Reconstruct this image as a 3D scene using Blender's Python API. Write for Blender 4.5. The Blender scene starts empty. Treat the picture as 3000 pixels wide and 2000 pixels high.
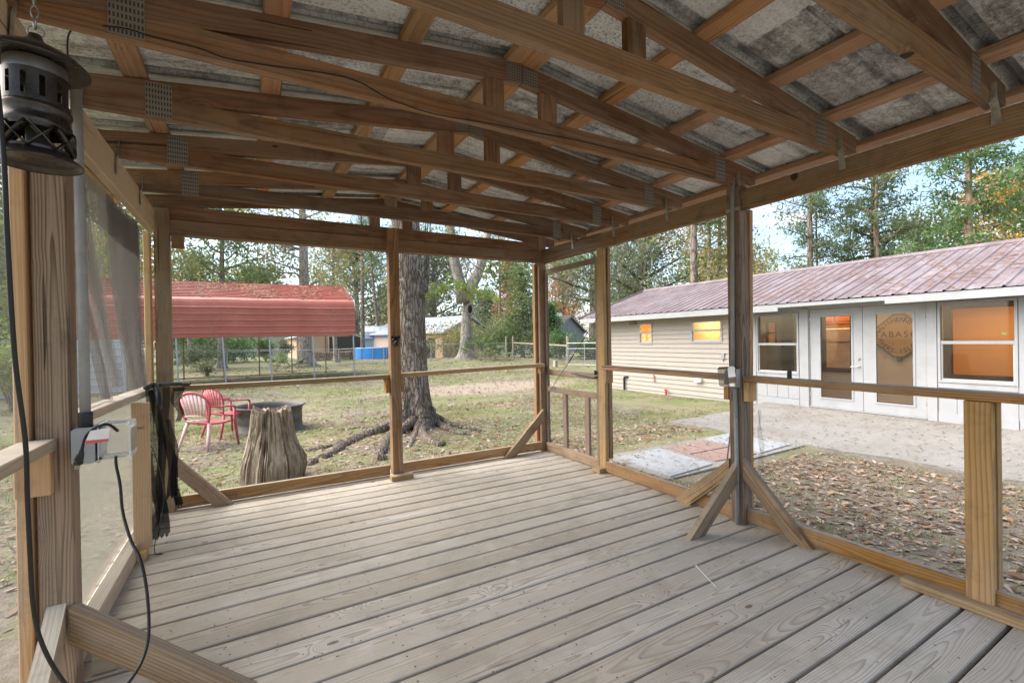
EXPOSURE = 2.78
import bpy, math, random
import numpy as np
from mathutils import Vector, Matrix
PI = math.pi
rnd = random.Random(7)
NR = np.random.default_rng(11)
SC = bpy.context.scene
COL = SC.collection

# ------------------------------------------------------------------ camera model (a levelled wide lens, 1.2 m above the deck)
FPX, YAW, PITCH, ROLL, EYE = 1346.0, math.radians(29.7), math.radians(-0.27), math.radians(-1.0), 1.2
_s, _c = math.sin(YAW), math.cos(YAW)
_r, _f, _u = Vector((_c, -_s, 0)), Vector((_s, _c, 0)), Vector((0, 0, 1))
_f2 = _f * math.cos(PITCH) + _u * math.sin(PITCH)
_u2 = _u * math.cos(PITCH) - _f * math.sin(PITCH)
CR = _r * math.cos(ROLL) + _u2 * math.sin(ROLL)
CU = _u2 * math.cos(ROLL) - _r * math.sin(ROLL)
CF = _f2
cam = bpy.data.cameras.new('camera')
cam.sensor_width = 36.0
cam.lens = FPX / 3000 * 36
cam.clip_start, cam.clip_end = 0.02, 2000
co = bpy.data.objects.new('camera', cam)
COL.objects.link(co)
m = Matrix((CR, CU, -CF)).transposed().to_4x4()
m.translation = (0, 0, EYE)
co.matrix_world = m
SC.camera = co

def _ray(u, v):
    return CR * ((u - 1500) / FPX) - CU * ((v - 1000) / FPX) + CF
def onz(u, v, z):                       # survey helpers: bearing -> point on a plane
    d = _ray(u, v); return Vector((0, 0, EYE)) + d * ((z - EYE) / d.z)
def onx(u, v, x):
    d = _ray(u, v); return Vector((0, 0, EYE)) + d * (x / d.x)
def ony(u, v, y):
    d = _ray(u, v); return Vector((0, 0, EYE)) + d * (y / d.y)
def ond(u, v, dep):
    return Vector((0, 0, EYE)) + _ray(u, v) * dep
def at(u, dep):
    l = (u - 1500) / FPX * dep
    return dep * _s + l * _c, dep * _c - l * _s

def sstep(a, b, x):
    t = min(1, max(0, (x - a) / (b - a))); return t * t * (3 - 2 * t)
def gz(x, y):                           # height of the yard
    z = -0.37 - 0.10 * sstep(3, 12, y) - .06 * sstep(18, 30, y)
    z += 0.015 * math.sin(x * .9 + 1) * math.sin(y * .7 + 2) + .02 * math.sin(x * .31 + y * .23)
    z += 0.30 * math.exp(-((x - 14) ** 2 + (y - 33) ** 2) / 40)
    z += 0.07 * math.exp(-((x - 2.6) ** 2 + (y - 8.2) ** 2) / 1.6)
    if x > 3.2 and y < 6.5:             # level ground at the paving
        k = sstep(3.2, 4.2, x) * (1 - sstep(5.4, 6.5, y)); z = z * (1 - k) + (-0.375) * k
    return z

# ------------------------------------------------------------------ object helpers
ORG = {}
def _tag(o, label=None, cat=None, group=None, kind=None):
    if label: o['label'] = label
    if cat: o['category'] = cat
    if group: o['group'] = group
    if kind: o['kind'] = kind
    return o
def thing(name, label, cat, loc=(0, 0, 0), group=None, kind=None):
    o = bpy.data.objects.new(name, None); COL.objects.link(o)
    o.location = loc; o.empty_display_size = .2
    ORG[o.name] = Vector(loc)
    return _tag(o, label, cat, group, kind)

class MB:
    """collects faces in world coordinates with a grain coordinate per vertex, then links them as ONE mesh object"""
    def __init__(s):
        s.v, s.f, s.g, s.m, s.b = [], [], [], [], []
    def add(s, vs, fs, gs=None, mi=0):
        n = len(s.v)
        s.b += [rnd.random()] * len(vs)
        s.v += [tuple(p) for p in vs]
        s.g += ([tuple(q) for q in gs] if gs else [tuple(p) for p in vs])
        s.f += [tuple(i + n for i in q) for q in fs]
        s.m += [mi] * len(fs)
    def beam(s, p0, p1, w, h, up=(0, 0, 1), ch=.004, seg=1, bow=0.0, side=0.0, mi=0, pith=None, ends=(0, 0)):
        """timber from p0 to p1; w across, h along 'up'; edges eased by ch"""
        p0, p1 = Vector(p0), Vector(p1)
        ax = p1 - p0; L = ax.length; ax = ax / L
        up = Vector(up); sd = ax.cross(up)
        if sd.length < 1e-5: sd = ax.cross(Vector((1, 0, 0)))
        sd.normalize(); up = sd.cross(ax).normalized()
        a, b, c = w / 2, h / 2, min(ch, w / 4, h / 4)
        prof = [(a, -b + c), (a, b - c), (a - c, b), (-a + c, b), (-a, b - c), (-a, -b + c), (-a + c, -b), (a - c, -b)]
        ro = rnd.uniform(0, 40)
        py, pz = pith if pith else (rnd.uniform(-.05, .05), rnd.choice((-1, 1)) * rnd.uniform(.012, .075))
        vs, gs, fs = [], [], []
        for i in range(seg + 1):
            t = i / seg
            ctr = p0 + ax * (L * t) + up * (bow * 4 * t * (1 - t)) + sd * (side * 4 * t * (1 - t))
            e = ends[0] * (1 - t) + ends[1] * t          # slanted end cut, by height
            for (y, z) in prof:
                off = 0
                if i == 0: off = ends[0] * (z / h)
                if i == seg: off = ends[1] * (z / h)
                vs.append(ctr + sd * y + up * z + ax * off)
                gs.append((ro + L * t, y + py, z + pz))
        for i in range(seg):
            for k in range(8):
                fs.append((i * 8 + k, i * 8 + (k + 1) % 8, i * 8 + 8 + (k + 1) % 8, i * 8 + 8 + k))
        fs.append(tuple(range(7, -1, -1))); fs.append(tuple(range(seg * 8, seg * 8 + 8)))
        s.add(vs, fs, gs, mi)
    def box(s, x0, x1, y0, y1, z0, z1, mi=0):
        vs = [(x, y, z) for z in (z0, z1) for y in (y0, y1) for x in (x0, x1)]
        s.add(vs, [(0, 2, 3, 1), (4, 5, 7, 6), (0, 1, 5, 4), (2, 6, 7, 3), (0, 4, 6, 2), (1, 3, 7, 5)], None, mi)
    def quad(s, a, b, c, d, mi=0):
        s.add([a, b, c, d], [(0, 1, 2, 3)], None, mi)
    def tube(s, pts, rad, n=8, cap=True, mi=0, lump=0.0, flat=1.0):
        pts = [Vector(p) for p in pts]
        if not hasattr(rad, '__len__'): rad = [rad] * len(pts)
        vs, gs, fs = [], [], []
        prev = None; L = 0; ro = rnd.uniform(0, 30)
        for i, p in enumerate(pts):
            t = (pts[min(i + 1, len(pts) - 1)] - pts[max(i - 1, 0)])
            if t.length < 1e-9: t = Vector((0, 0, 1))
            t.normalize()
            if prev is None:
                q = Vector((0, 0, 1)) if abs(t.z) < .9 else Vector((1, 0, 0))
                a = t.cross(q).normalized()
            else:
                a = (prev - t * prev.dot(t)).normalized()
            prev = a; b = t.cross(a)
            if i: L += (p - pts[i - 1]).length
            for k in range(n):
                an = 2 * PI * k / n
                r = rad[i] * (1 + lump * rnd.uniform(-1, 1))
                vs.append(p + a * (math.cos(an) * r) + b * (math.sin(an) * r * flat))
                gs.append((L + ro, math.cos(an) * rad[i], math.sin(an) * rad[i]))
        for i in range(len(pts) - 1):
            for k in range(n):
                fs.append((i * n + k, i * n + (k + 1) % n, i * n + n + (k + 1) % n, i * n + n + k))
        if cap:
            fs.append(tuple(range(n - 1, -1, -1))); e = (len(pts) - 1) * n
            fs.append(tuple(range(e, e + n)))
        s.add(vs, fs, gs, mi)
    def lathe(s, prof, c=(0, 0, 0), n=24, mi=0, a0=0, a1=2 * PI):
        full = abs(a1 - a0 - 2 * PI) < 1e-6
        k = n if full else n + 1
        vs, fs = [], []
        for (r, z) in prof:
            for i in range(k):
                an = a0 + (a1 - a0) * i / n
                vs.append((c[0] + math.cos(an) * r, c[1] + math.sin(an) * r, c[2] + z))
        for j in range(len(prof) - 1):
            for i in range(n):
                i2 = (i + 1) % k
                fs.append((j * k + i, j * k + i2, j * k + k + i2, j * k + k + i))
        s.add(vs, fs, None, mi)
    def prism(s, poly, d, mi=0):
        """flat polygon (3-D points) pushed along vector d"""
        d = Vector(d); n = len(poly)
        vs = [Vector(p) for p in poly] + [Vector(p) + d for p in poly]
        fs = [tuple(range(n - 1, -1, -1)), tuple(range(n, 2 * n))] + [(i, (i + 1) % n, n + (i + 1) % n, n + i) for i in range(n)]
        s.add(vs, fs, None, mi)
    def build(s, name, mats, parent=None, smooth=False, origin=None):
        if not isinstance(mats, (list, tuple)): mats = [mats]
        if parent is not None: org = ORG[parent.name]
        elif origin is not None: org = Vector(origin)
        else:
            a = np.array(s.v); org = Vector(((a[:, 0].min() + a[:, 0].max()) / 2, (a[:, 1].min() + a[:, 1].max()) / 2, a[:, 2].min()))
        me = bpy.data.meshes.new(name)
        me.from_pydata([(p[0] - org.x, p[1] - org.y, p[2] - org.z) for p in s.v], [], s.f)
        at_ = me.attributes.new('gc', 'FLOAT_VECTOR', 'POINT')
        at_.data.foreach_set('vector', np.array(s.g, dtype=np.float32).ravel())
        at_ = me.attributes.new('bid', 'FLOAT', 'POINT'); at_.data.foreach_set('value', np.array(s.b, dtype=np.float32))
        for q in mats: me.materials.append(q)
        if len(mats) > 1: me.polygons.foreach_set('material_index', np.array(s.m, dtype=np.int32))
        if smooth: me.polygons.foreach_set('use_smooth', np.ones(len(me.polygons), dtype=bool))
        me.update()
        o = bpy.data.objects.new(name, me); COL.objects.link(o)
        if parent is not None: o.parent = parent
        else: o.location = org
        ORG[o.name] = org
        return o

def cards(name, P, A, B, mats, rv, parent=None, bend=0.0, kite=True, origin=(0, 0, 0)):
    """many leaf-sized faces: centre P, half axes A (length) and B (width); rv = random value per leaf"""
    n = len(P)
    N = np.cross(A, B); ln = np.linalg.norm(N, axis=1, keepdims=True); N = N / np.maximum(ln, 1e-9)
    LB = np.linalg.norm(B, axis=1, keepdims=True)
    if kite:
        V = np.stack([P - A, P - A * .1 - B + N * LB * bend, P + A, P - A * .1 + B + N * LB * bend], axis=1).reshape(-1, 3)
        F = np.arange(n)[:, None] * 4
        tri = np.concatenate([F + np.array([[0, 1, 2]]), F + np.array([[0, 2, 3]])], axis=1).reshape(-1, 3)
        k = 3
    else:
        V = np.stack([P - A - B, P + A - B * .5, P + A + B * .5, P - A + B], axis=1).reshape(-1, 3)
        tri = (np.arange(n)[:, None] * 4 + np.array([[0, 1, 2, 3]])).reshape(-1, 4); k = 4
    org = np.array(ORG[parent.name] if parent is not None else origin)
    V = (V - org).astype(np.float32)
    me = bpy.data.meshes.new(name)
    me.vertices.add(len(V)); me.vertices.foreach_set('co', V.ravel())
    me.loops.add(tri.size); me.loops.foreach_set('vertex_index', tri.astype(np.int32).ravel())
    me.polygons.add(len(tri)); me.polygons.foreach_set('loop_start', np.arange(0, tri.size, k, dtype=np.int32))
    me.polygons.foreach_set('loop_total', np.full(len(tri), k, dtype=np.int32))
    me.update(calc_edges=True)
    a = me.attributes.new('rv', 'FLOAT', 'POINT'); a.data.foreach_set('value', np.repeat(rv, 4).astype(np.float32))
    me.materials.append(mats)
    o = bpy.data.objects.new(name, me); COL.objects.link(o)
    if parent is not None: o.parent = parent
    else: o.location = origin
    ORG[o.name] = Vector(org)
    return o

def rand_unit(n, zb=0.0):
    v = NR.normal(size=(n, 3)); v[:, 2] += zb
    return v / np.linalg.norm(v, axis=1, keepdims=True)

def copy_tree(o, parent=None):
    c = o.copy(); COL.objects.link(c)
    if parent: c.parent = parent
    for ch in o.children: copy_tree(ch, c)
    return c
# ------------------------------------------------------------------ materials (all procedural)
class G:
    def __init__(s, name):
        s.m = bpy.data.materials.new(name); s.m.use_nodes = True
        s.t = s.m.node_tree; s.t.nodes.clear()
        s.out = s.t.nodes.new('ShaderNodeOutputMaterial')
    def n(s, typ, ins=None, **kw):
        nd = s.t.nodes.new('ShaderNode' + typ)
        for k, v in kw.items(): setattr(nd, k, v)
        for k, v in (ins or {}).items():
            sock = nd.inputs[k]
            if isinstance(v, bpy.types.NodeSocket): s.t.links.new(v, sock)
            else: sock.default_value = v
        return nd
    def math(s, op, a, b=None, c=None):
        ins = {0: a}
        if b is not None: ins[1] = b
        if c is not None: ins[2] = c
        return s.n('Math', ins, operation=op).outputs[0]
    def attr(s, name, out='Vector'):
        return s.n('Attribute', attribute_name=name).outputs[out]
    def xyz(s, v): return s.n('SeparateXYZ', {0: v}).outputs
    def comb(s, x, y, z): return s.n('CombineXYZ', {0: x, 1: y, 2: z}).outputs[0]
    def vmul(s, v, k): return s.n('VectorMath', {0: v, 1: k}, operation='MULTIPLY').outputs[0]
    def noise(s, v, sc, det=3.0, ro=.55, dist=0.0, out=0):
        return s.n('TexNoise', {'Vector': v, 'Scale': sc, 'Detail': det, 'Roughness': ro, 'Distortion': dist}).outputs[out]
    def vor(s, v, sc, out=0, feat='F1', dim='3D'):
        return s.n('TexVoronoi', {'Vector': v, 'Scale': sc}, feature=feat, voronoi_dimensions=dim).outputs[out]
    def ramp(s, f, stops, interp='LINEAR'):
        nd = s.n('ValToRGB', {0: f}); cr = nd.color_ramp; cr.interpolation = interp
        while len(cr.elements) > 1: cr.elements.remove(cr.elements[-1])
        for i, (p, c) in enumerate(stops):
            e = cr.elements[0] if i == 0 else cr.elements.new(p)
            e.position = p; e.color = (*c, 1) if hasattr(c, '__len__') else (c, c, c, 1)
        return nd.outputs[0]
    def mix(s, f, a, b, bt='MIX'):
        nd = s.n('Mix', data_type='RGBA', blend_type=bt)
        for k, v in ((0, f), (6, a), (7, b)):
            sock = nd.inputs[k]
            if isinstance(v, bpy.types.NodeSocket): s.t.links.new(v, sock)
            elif k == 0: sock.default_value = v
            else: sock.default_value = (*v, 1)
        return nd.outputs[2]
    def maprange(s, v, a, b, c, d):
        return s.n('MapRange', {0: v, 1: a, 2: b, 3: c, 4: d}).outputs[0]
    def bump(s, h, st=.3, di=.01):
        return s.n('Bump', {'Height': h, 'Strength': st, 'Distance': di}).outputs[0]
    def pbr(s, col, rough=.8, metal=0.0, bump=None, spec=.35, alpha=None):
        b = s.n('BsdfPrincipled')
        def setv(k, v):
            if v is None: return
            if isinstance(v, bpy.types.NodeSocket): s.t.links.new(v, b.inputs[k])
            else: b.inputs[k].default_value = (*v, 1) if hasattr(v, '__len__') else v
        setv('Base Color', col); setv('Roughness', rough); setv('Metallic', metal); setv('Specular IOR Level', spec)
        setv('Normal', bump); setv('Alpha', alpha)
        s.t.links.new(b.outputs[0], s.out.inputs[0]); s.b = b
        return s.m
    def surf(s, sh): s.t.links.new(sh, s.out.inputs[0]); return s.m

def wood(name, light, dark, ringw=.008, contrast=.8, weather=0.0, wtop=0.0, grey=(.42, .39, .35), knot=.6, rough=.75, tone=.65, blotch=.3):
    g = G(name)
    gc = g.attr('gc'); x, y, z = g.xyz(gc)
    geo = g.n('NewGeometry')
    # knots: sparse cells along the board that push the rings aside
    kv = g.comb(g.math('MULTIPLY', x, 4.2), g.math('MULTIPLY', y, 9.0), g.math('MULTIPLY', z, 4.0))
    vo = g.n('TexVoronoi', {'Vector': kv, 'Scale': 1.0, 'Randomness': 1.0})
    kd = vo.outputs['Distance']
    kr = g.xyz(vo.outputs['Color'])[0]
    on = g.math('GREATER_THAN', kr, 1 - knot * .40)
    kpush = g.math('MULTIPLY', g.math('MULTIPLY', g.math('POWER', 2.718, g.math('MULTIPLY', g.math('MULTIPLY', kd, kd), -26.0)), on), .03)
    lo = g.noise(g.comb(g.math('MULTIPLY', x, .55), g.math('MULTIPLY', y, .5), 0.0), 1.0, 2, .5)
    lo2 = g.noise(g.comb(g.math('MULTIPLY', x, 2.2), g.math('MULTIPLY', y, 10.), g.math('MULTIPLY', z, 10.)), 1.0, 2, .5)
    yy = g.math('ADD', y, g.math('MULTIPLY', g.math('SUBTRACT', lo, .5), .10))
    zz = g.math('ADD', z, g.math('MULTIPLY', g.math('SUBTRACT', lo, .5), .13))
    r = g.math('SQRT', g.math('ADD', g.math('MULTIPLY', yy, yy), g.math('MULTIPLY', zz, zz)))
    r = g.math('ADD', g.math('ADD', r, kpush), g.math('MULTIPLY', lo2, .010))
    fr = g.math('FRACT', g.math('DIVIDE', r, ringw))
    ring = g.ramp(fr, [(0, .05), (.45, .12), (.80, .85), (.93, 1), (1.0, .05)])
    fib = g.noise(g.comb(g.math('MULTIPLY', x, 5.0), g.math('MULTIPLY', y, 260.), g.math('MULTIPLY', z, 260.)), 1.0, 3, .6)
    big = g.noise(g.vmul(gc, (1.1, 6, 6)), 1.0, 4, .6)
    amt = g.math('MULTIPLY', ring, g.maprange(big, .3, .7, contrast * .55, contrast))
    col = g.mix(amt, light, dark)
    col = g.mix(g.math('MULTIPLY', g.maprange(fib, .35, .75, 0, 1), .35), col, dark)
    ob = g.attr('bid', 'Fac')
    col = g.mix(g.math('MULTIPLY', g.maprange(big, .4, .75, 0, 1), blotch), col, dark)
    hs = g.n('HueSaturation', {'Hue': g.maprange(g.math('FRACT', g.math('MULTIPLY', ob, 7.31)), 0, 1, .488, .508), 'Saturation': g.maprange(g.math('FRACT', g.math('MULTIPLY', ob, 3.7)), 0, 1, .92, 1.22), 'Value': g.maprange(ob, 0, 1, 1 - tone * .5, 1 + tone * .5), 'Fac': 1.0, 'Color': col})
    col = hs.outputs[0]
    if weather or wtop:
        st = g.noise(g.vmul(gc, (1.5, 14, 14)), 1.0, 4, .65)
        wm = g.maprange(st, .35, .65, max(0, weather - .25), min(1, weather + .25))
        if wtop:
            nz = g.xyz(geo.outputs['Normal'])[2]
            wm = g.math('MAXIMUM', wm, g.math('MULTIPLY', g.math('GREATER_THAN', nz, .75), wtop))
        gcol = g.mix(g.math('MULTIPLY', ring, .35), grey, tuple(c * .55 for c in grey))
        gcol = g.mix(g.math('MULTIPLY', g.maprange(fib, .4, .75, 0, 1), .45), gcol, tuple(c * .45 for c in grey))
        col = g.mix(wm, col, gcol)
    chk = g.noise(g.comb(g.math('MULTIPLY', x, 1.1), g.math('MULTIPLY', y, 48.), g.math('MULTIPLY', z, 48.)), 1.0, 1, .5)
    chm = g.math('MULTIPLY', g.math('GREATER_THAN', chk, .725), g.math('GREATER_THAN', big, .46))
    col = g.mix(g.math('MULTIPLY', chm, .75), col, tuple(c * .3 for c in dark))
    grime = g.noise(g.n('NewGeometry').outputs['Position'], 5.5, 6, .72)
    col = g.mix(g.math('MULTIPLY', g.maprange(grime, .52, .74, 0, 1), .45), col, tuple(c * .5 for c in dark))
    kn = g.math('MULTIPLY', g.math('LESS_THAN', g.math('ADD', kd, g.math('MULTIPLY', fib, .05)), .125), on)
    col = g.mix(g.math('MULTIPLY', kn, .85), col, tuple(c * .22 for c in dark))
    h = g.math('ADD', g.math('MULTIPLY', ring, -.4), g.math('MULTIPLY', fib, .5))
    return g.pbr(col, rough, 0, g.bump(h, .35, .004), .25)

W_FRAME = wood('treated_pine_rafters', (.295, .165, .088), (.065, .036, .02), .013, .62, weather=.02, blotch=.5, knot=.5)
W_PURLIN = wood('light_pine_purlins', (.56, .325, .17), (.22, .115, .055), .012, .55, weather=.02, knot=.5, tone=.4)
W_BEAM = wood('treated_pine_beams', (.29, .172, .096), (.075, .043, .024), .014, .8, weather=.05, knot=.5, blotch=.35)
W_POST = wood('weathered_brown_post', (.36, .25, .16), (.050, .030, .018), .0065, 1.0, weather=.12, grey=(.30, .25, .19), knot=.5)
W_RAIL = wood('treated_rail', (.46, .275, .115), (.14, .072, .028), .011, .9, weather=.06, wtop=.85, grey=(.46, .41, .34), knot=.4)
W_NEW = wood('fresh_orange_pine', (.64, .45, .26), (.42, .25, .12), .012, .6, knot=.35, tone=.2)
W_PALE = wood('pale_dry_pine', (.58, .45, .30), (.36, .25, .15), .010, .55, weather=.3, wtop=.8, grey=(.55, .50, .42), knot=.35, tone=.2)
W_DOOR = wood('grey_brown_door_wood', (.30, .215, .15), (.13, .085, .055), .008, .7, weather=.35, grey=(.27, .23, .19), knot=.3)
W_BRACE = wood('weathered_brace', (.40, .275, .16), (.10, .060, .034), .012, .9, weather=.2, wtop=.6, grey=(.40, .33, .25), knot=.5)
W_STUD = wood('yellow_pine_stud', (.54, .355, .155), (.22, .12, .045), .016, .95, weather=.02, knot=.3, tone=.1)

def deck_mat():
    g = G('weathered_deck_boards')
    gc = g.attr('gc'); x, y, z = g.xyz(gc)
    kv = g.comb(g.math('MULTIPLY', x, 4.0), g.math('MULTIPLY', y, 8.5), 0.0)
    vo = g.n('TexVoronoi', {'Vector': kv, 'Scale': 1.0})
    kd = vo.outputs['Distance']; on = g.math('GREATER_THAN', g.xyz(vo.outputs['Color'])[0], .80)
    kp = g.math('MULTIPLY', g.math('MULTIPLY', g.math('POWER', 2.718, g.math('MULTIPLY', g.math('MULTIPLY', kd, kd), -16.0)), on), .05)
    lo = g.noise(g.comb(g.math('MULTIPLY', x, .6), g.math('MULTIPLY', y, .4), 0.0), 1.0, 2, .5)
    l2 = g.noise(g.comb(g.math('MULTIPLY', x, 2.0), g.math('MULTIPLY', y, 9.), 0.0), 1.0, 3, .5)
    zz = g.math('ADD', z, g.math('MULTIPLY', g.math('SUBTRACT', lo, .5), .16))
    r = g.math('ADD', g.math('SQRT', g.math('ADD', g.math('MULTIPLY', y, y), g.math('MULTIPLY', zz, zz))), g.math('ADD', kp, g.math('MULTIPLY', l2, .014)))
    ring = g.ramp(g.math('FRACT', g.math('DIVIDE', r, .0062)), [(0, .0), (.5, .15), (.85, .95), (.94, 1), (1, 0)])
    fib = g.noise(g.comb(g.math('MULTIPLY', x, 4.0), g.math('MULTIPLY', y, 300.), 0.0), 1.0, 3, .6)
    big = g.noise(g.vmul(gc, (1.3, 5, 1)), 1.0, 5, .6)
    pos = g.n('NewGeometry').outputs['Position']
    area = g.noise(pos, .9, 4, .6)
    pad = g.noise(pos, 3.5, 5, .65)
    col = g.mix(g.maprange(big, .35, .65, 0, 1), (.61, .54, .435), (.71, .665, .585))
    bid = g.attr('gb', 'Fac')
    col = g.mix(g.math('MULTIPLY', bid, .85), col, (.47, .395, .30))
    col = g.mix(g.math('MULTIPLY', ring, g.maprange(big, .3, .7, .30, .75)), col, (.23, .18, .13))
    col = g.mix(g.math('MULTIPLY', g.maprange(fib, .48, .78, 0, 1), .48), col, (.20, .16, .12))
    col = g.mix(g.math('MULTIPLY', g.maprange(area, .46, .62, 0, 1), .55), col, (.40, .355, .285))
    col = g.mix(g.math('MULTIPLY', g.maprange(pad, .57, .70, 0, 1), .5), col, (.36, .35, .25))
    col = g.mix(g.math('MULTIPLY', g.maprange(pad, .25, .40, 1, 0), .30), col, (.70, .68, .64))
    speck = g.vor(g.vmul(pos, (1, 1, 1)), 26.0)
    sc = g.n('TexVoronoi', {'Vector': pos, 'Scale': 26.0})
    sp = g.math('MULTIPLY', g.math('LESS_THAN', sc.outputs['Distance'], .11), g.math('GREATER_THAN', g.xyz(sc.outputs['Color'])[1], .62))
    col = g.mix(g.math('MULTIPLY', sp, .75), col, (.09, .07, .05))
    foot = g.noise(pos, 2.1, 6, .72, .5)
    col = g.mix(g.math('MULTIPLY', g.maprange(foot, .50, .62, 0, 1), .45), col, (.32, .275, .215))
    crack = g.noise(g.comb(g.math('MULTIPLY', x, 1.3), g.math('MULTIPLY', y, 70.), 0.0), 1.0, 1, .5)
    col = g.mix(g.math('MULTIPLY', g.math('GREATER_THAN', crack, .745), .7), col, (.10, .08, .06))
    kn = g.math('MULTIPLY', g.math('LESS_THAN', g.math('ADD', kd, g.math('MULTIPLY', fib, .06)), .12), on)
    col = g.mix(g.math('MULTIPLY', kn, .75), col, (.10, .07, .045))
    h = g.math('ADD', g.math('MULTIPLY', ring, -.5), g.math('MULTIPLY', fib, .5))
    return g.pbr(col, .72, 0, g.bump(h, .35, .004), .3)
M_DECK = deck_mat()

def flat(name, col, rough=.6, metal=0.0, var=.12, sc=6.0, bump=.0, spec=.35, dirt=None, dirtsc=2.5, dirta=.5):
    g = G(name)
    p = g.n('TexCoord').outputs['Object']
    nz = g.noise(p, sc, 5, .6)
    c = g.mix(g.maprange(nz, .3, .7, 0, 1), tuple(k * (1 - var) for k in col), tuple(min(1, k * (1 + var)) for k in col))
    if dirt:
        d = g.noise(p, dirtsc, 6, .7)
        c = g.mix(g.math('MULTIPLY', g.maprange(d, .48, .68, 0, 1), dirta), c, dirt)
    b = g.bump(g.noise(p, sc * 8, 4, .6), bump, .01) if bump else None
    return g.pbr(c, g.maprange(nz, .3, .7, max(.05, rough - .08), min(1, rough + .08)), metal, b, spec)

def roof_under():
    """old galvanised sheet seen from below: each sheet and lap has its own tone, with whitish bloom, dark mould along the laps and runs down the slope"""
    g = G('stained_galvanised_roof_sheet')
    p = g.n('NewGeometry').outputs['Position']; x, y, z = g.xyz(p)
    wy = g.noise(p, 3.0, 3, .6)
    fy = g.math('ADD', g.math('DIVIDE', g.math('SUBTRACT', y, .66), .585), 40.0)
    iy = g.math('FLOOR', fy); ix = g.math('FLOOR', g.math('DIVIDE', g.math('ADD', x, g.math('MULTIPLY', iy, .37)), .98))
    cell = g.n('TexWhiteNoise', {'Vector': g.comb(ix, iy, 0.0)}, noise_dimensions='3D').outputs['Value']
    a = g.noise(g.comb(g.math('MULTIPLY', x, 1.2), g.math('MULTIPLY', y, 2.2), cell), 1.5, 7, .7, .8)
    b = g.noise(p, 15.0, 9, .80, .35); runs = g.noise(g.comb(g.math('MULTIPLY', x, 1.6), g.math('MULTIPLY', y, 26.), 0.0), 1.0, 5, .65)
    e = g.noise(p, 85.0, 3, .65)
    t = g.math('ADD', g.math('MULTIPLY', a, .34), g.math('ADD', g.math('MULTIPLY', b, .40), g.math('MULTIPLY', runs, .26)))
    t = g.math('ADD', t, g.maprange(cell, 0, 1, -.05, .055))
    col = g.ramp(t, [(.34, (.09, .088, .085)), (.41, (.27, .265, .26)), (.465, (.54, .55, .565)), (.52, (.74, .76, .785)), (.60, (.84, .87, .90))])
    col = g.mix(g.math('MULTIPLY', g.math('GREATER_THAN', e, .55), g.maprange(a, .4, .6, .6, .25)), col, (.12, .115, .11))
    d = g.math('ABSOLUTE', g.math('SUBTRACT', g.math('FRACT', fy), .5))                   # .5 at a lap, 0 in mid sheet
    mould = g.math('MULTIPLY', g.maprange(g.math('ADD', d, g.math('MULTIPLY', b, .35)), .605, .70, 0, 1), .75)
    col = g.mix(mould, col, (.06, .057, .053))
    lap = g.math('LESS_THAN', g.math('FRACT', g.math('DIVIDE', g.math('ADD', x, g.math('MULTIPLY', iy, .37)), .98)), .010)
    ru = g.noise(p, 3.1, 6, .75, .6)
    r2 = g.math('MULTIPLY', g.maprange(ru, .655, .70, 0, 1), g.maprange(b, .46, .56, 0, 1))
    col = g.mix(g.math('MULTIPLY', r2, .85), col, (.27, .11, .045))
    return g.pbr(col, .55, .15, g.bump(g.math('ADD', b, g.math('MULTIPLY', e, .4)), .25, .008), .4)
M_ROOF = roof_under()
M_GALV = flat('galvanised_plate', (.40, .38, .35), .45, .55, .25, 30, .05, dirt=(.10, .08, .06), dirtsc=14, dirta=.6)
M_SEAM = flat('dull_zinc_seam', (.60, .60, .59), .5, .2, .25, 9, .2, dirt=(.12, .11, .10), dirtsc=4.5, dirta=.8)
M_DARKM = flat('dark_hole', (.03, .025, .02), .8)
M_SCREW = flat('rusty_screw', (.09, .06, .045), .6)
M_BRONZE = flat('aged_bronze_lantern_metal', (.062, .053, .047), .30, .8, .35, 18, .05, dirt=(.13, .11, .095), dirtsc=20, dirta=.3)
M_STEEL = flat('dull_steel', (.34, .32, .30), .38, .8, .2, 20)
M_BLACK = flat('black_rubber', (.018, .017, .017), .5, 0, .2, 20)
M_BLACKP = flat('black_plastic', (.02, .02, .021), .4, 0, .2, 20)
M_PVC = flat('grey_pvc', (.29, .29, .285), .5, 0, .12, 7, dirt=(.16, .15, .14), dirtsc=5, dirta=.5)
M_GREYBOX = flat('grey_box_plastic', (.33, .335, .35), .5, 0, .08, 9)
M_WHITEP = flat('white_plastic', (.74, .74, .72), .4, 0, .06, 9)
M_TAG = flat('paper_tag', (.72, .66, .62), .7, 0, .1, 30)
M_REDP = flat('red_print', (.55, .10, .08), .6)
M_COPPER = flat('copper_wire', (.50, .20, .09), .4, .4)
M_ZIP = flat('white_nylon', (.80, .80, .79), .4)

def glass(name, tint=(1, 1, 1), gloss=1.0, haze=0.0, rough=.03):
    g = G(name)
    fr = g.n('Fresnel', {'IOR': 1.45}).outputs[0]
    tr = g.n('BsdfTransparent', {'Color': (*tint, 1)}).outputs[0]
    gl = g.n('BsdfGlossy', {'Color': (1, 1, 1, 1), 'Roughness': rough}).outputs[0]
    s = g.n('MixShader', {0: g.math('MULTIPLY', fr, gloss), 1: tr, 2: gl}).outputs[0]
    if haze:
        p = g.n('TexCoord').outputs['Object']
        hz = g.maprange(g.noise(p, 3.0, 5, .7), .35, .75, haze * .4, haze * 1.5)
        s = g.n('MixShader', {0: hz, 1: s, 2: g.n('BsdfDiffuse', {'Color': (.75, .75, .73, 1)}).outputs[0]}).outputs[0]
    return g.surf(s)
M_GLASS = glass('window_glass', (.92, .92, .91), .8, .008)
M_CLEAR = glass('clear_plastic_cover', (.93, .93, .92), 1.8, .15, .10)
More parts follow.
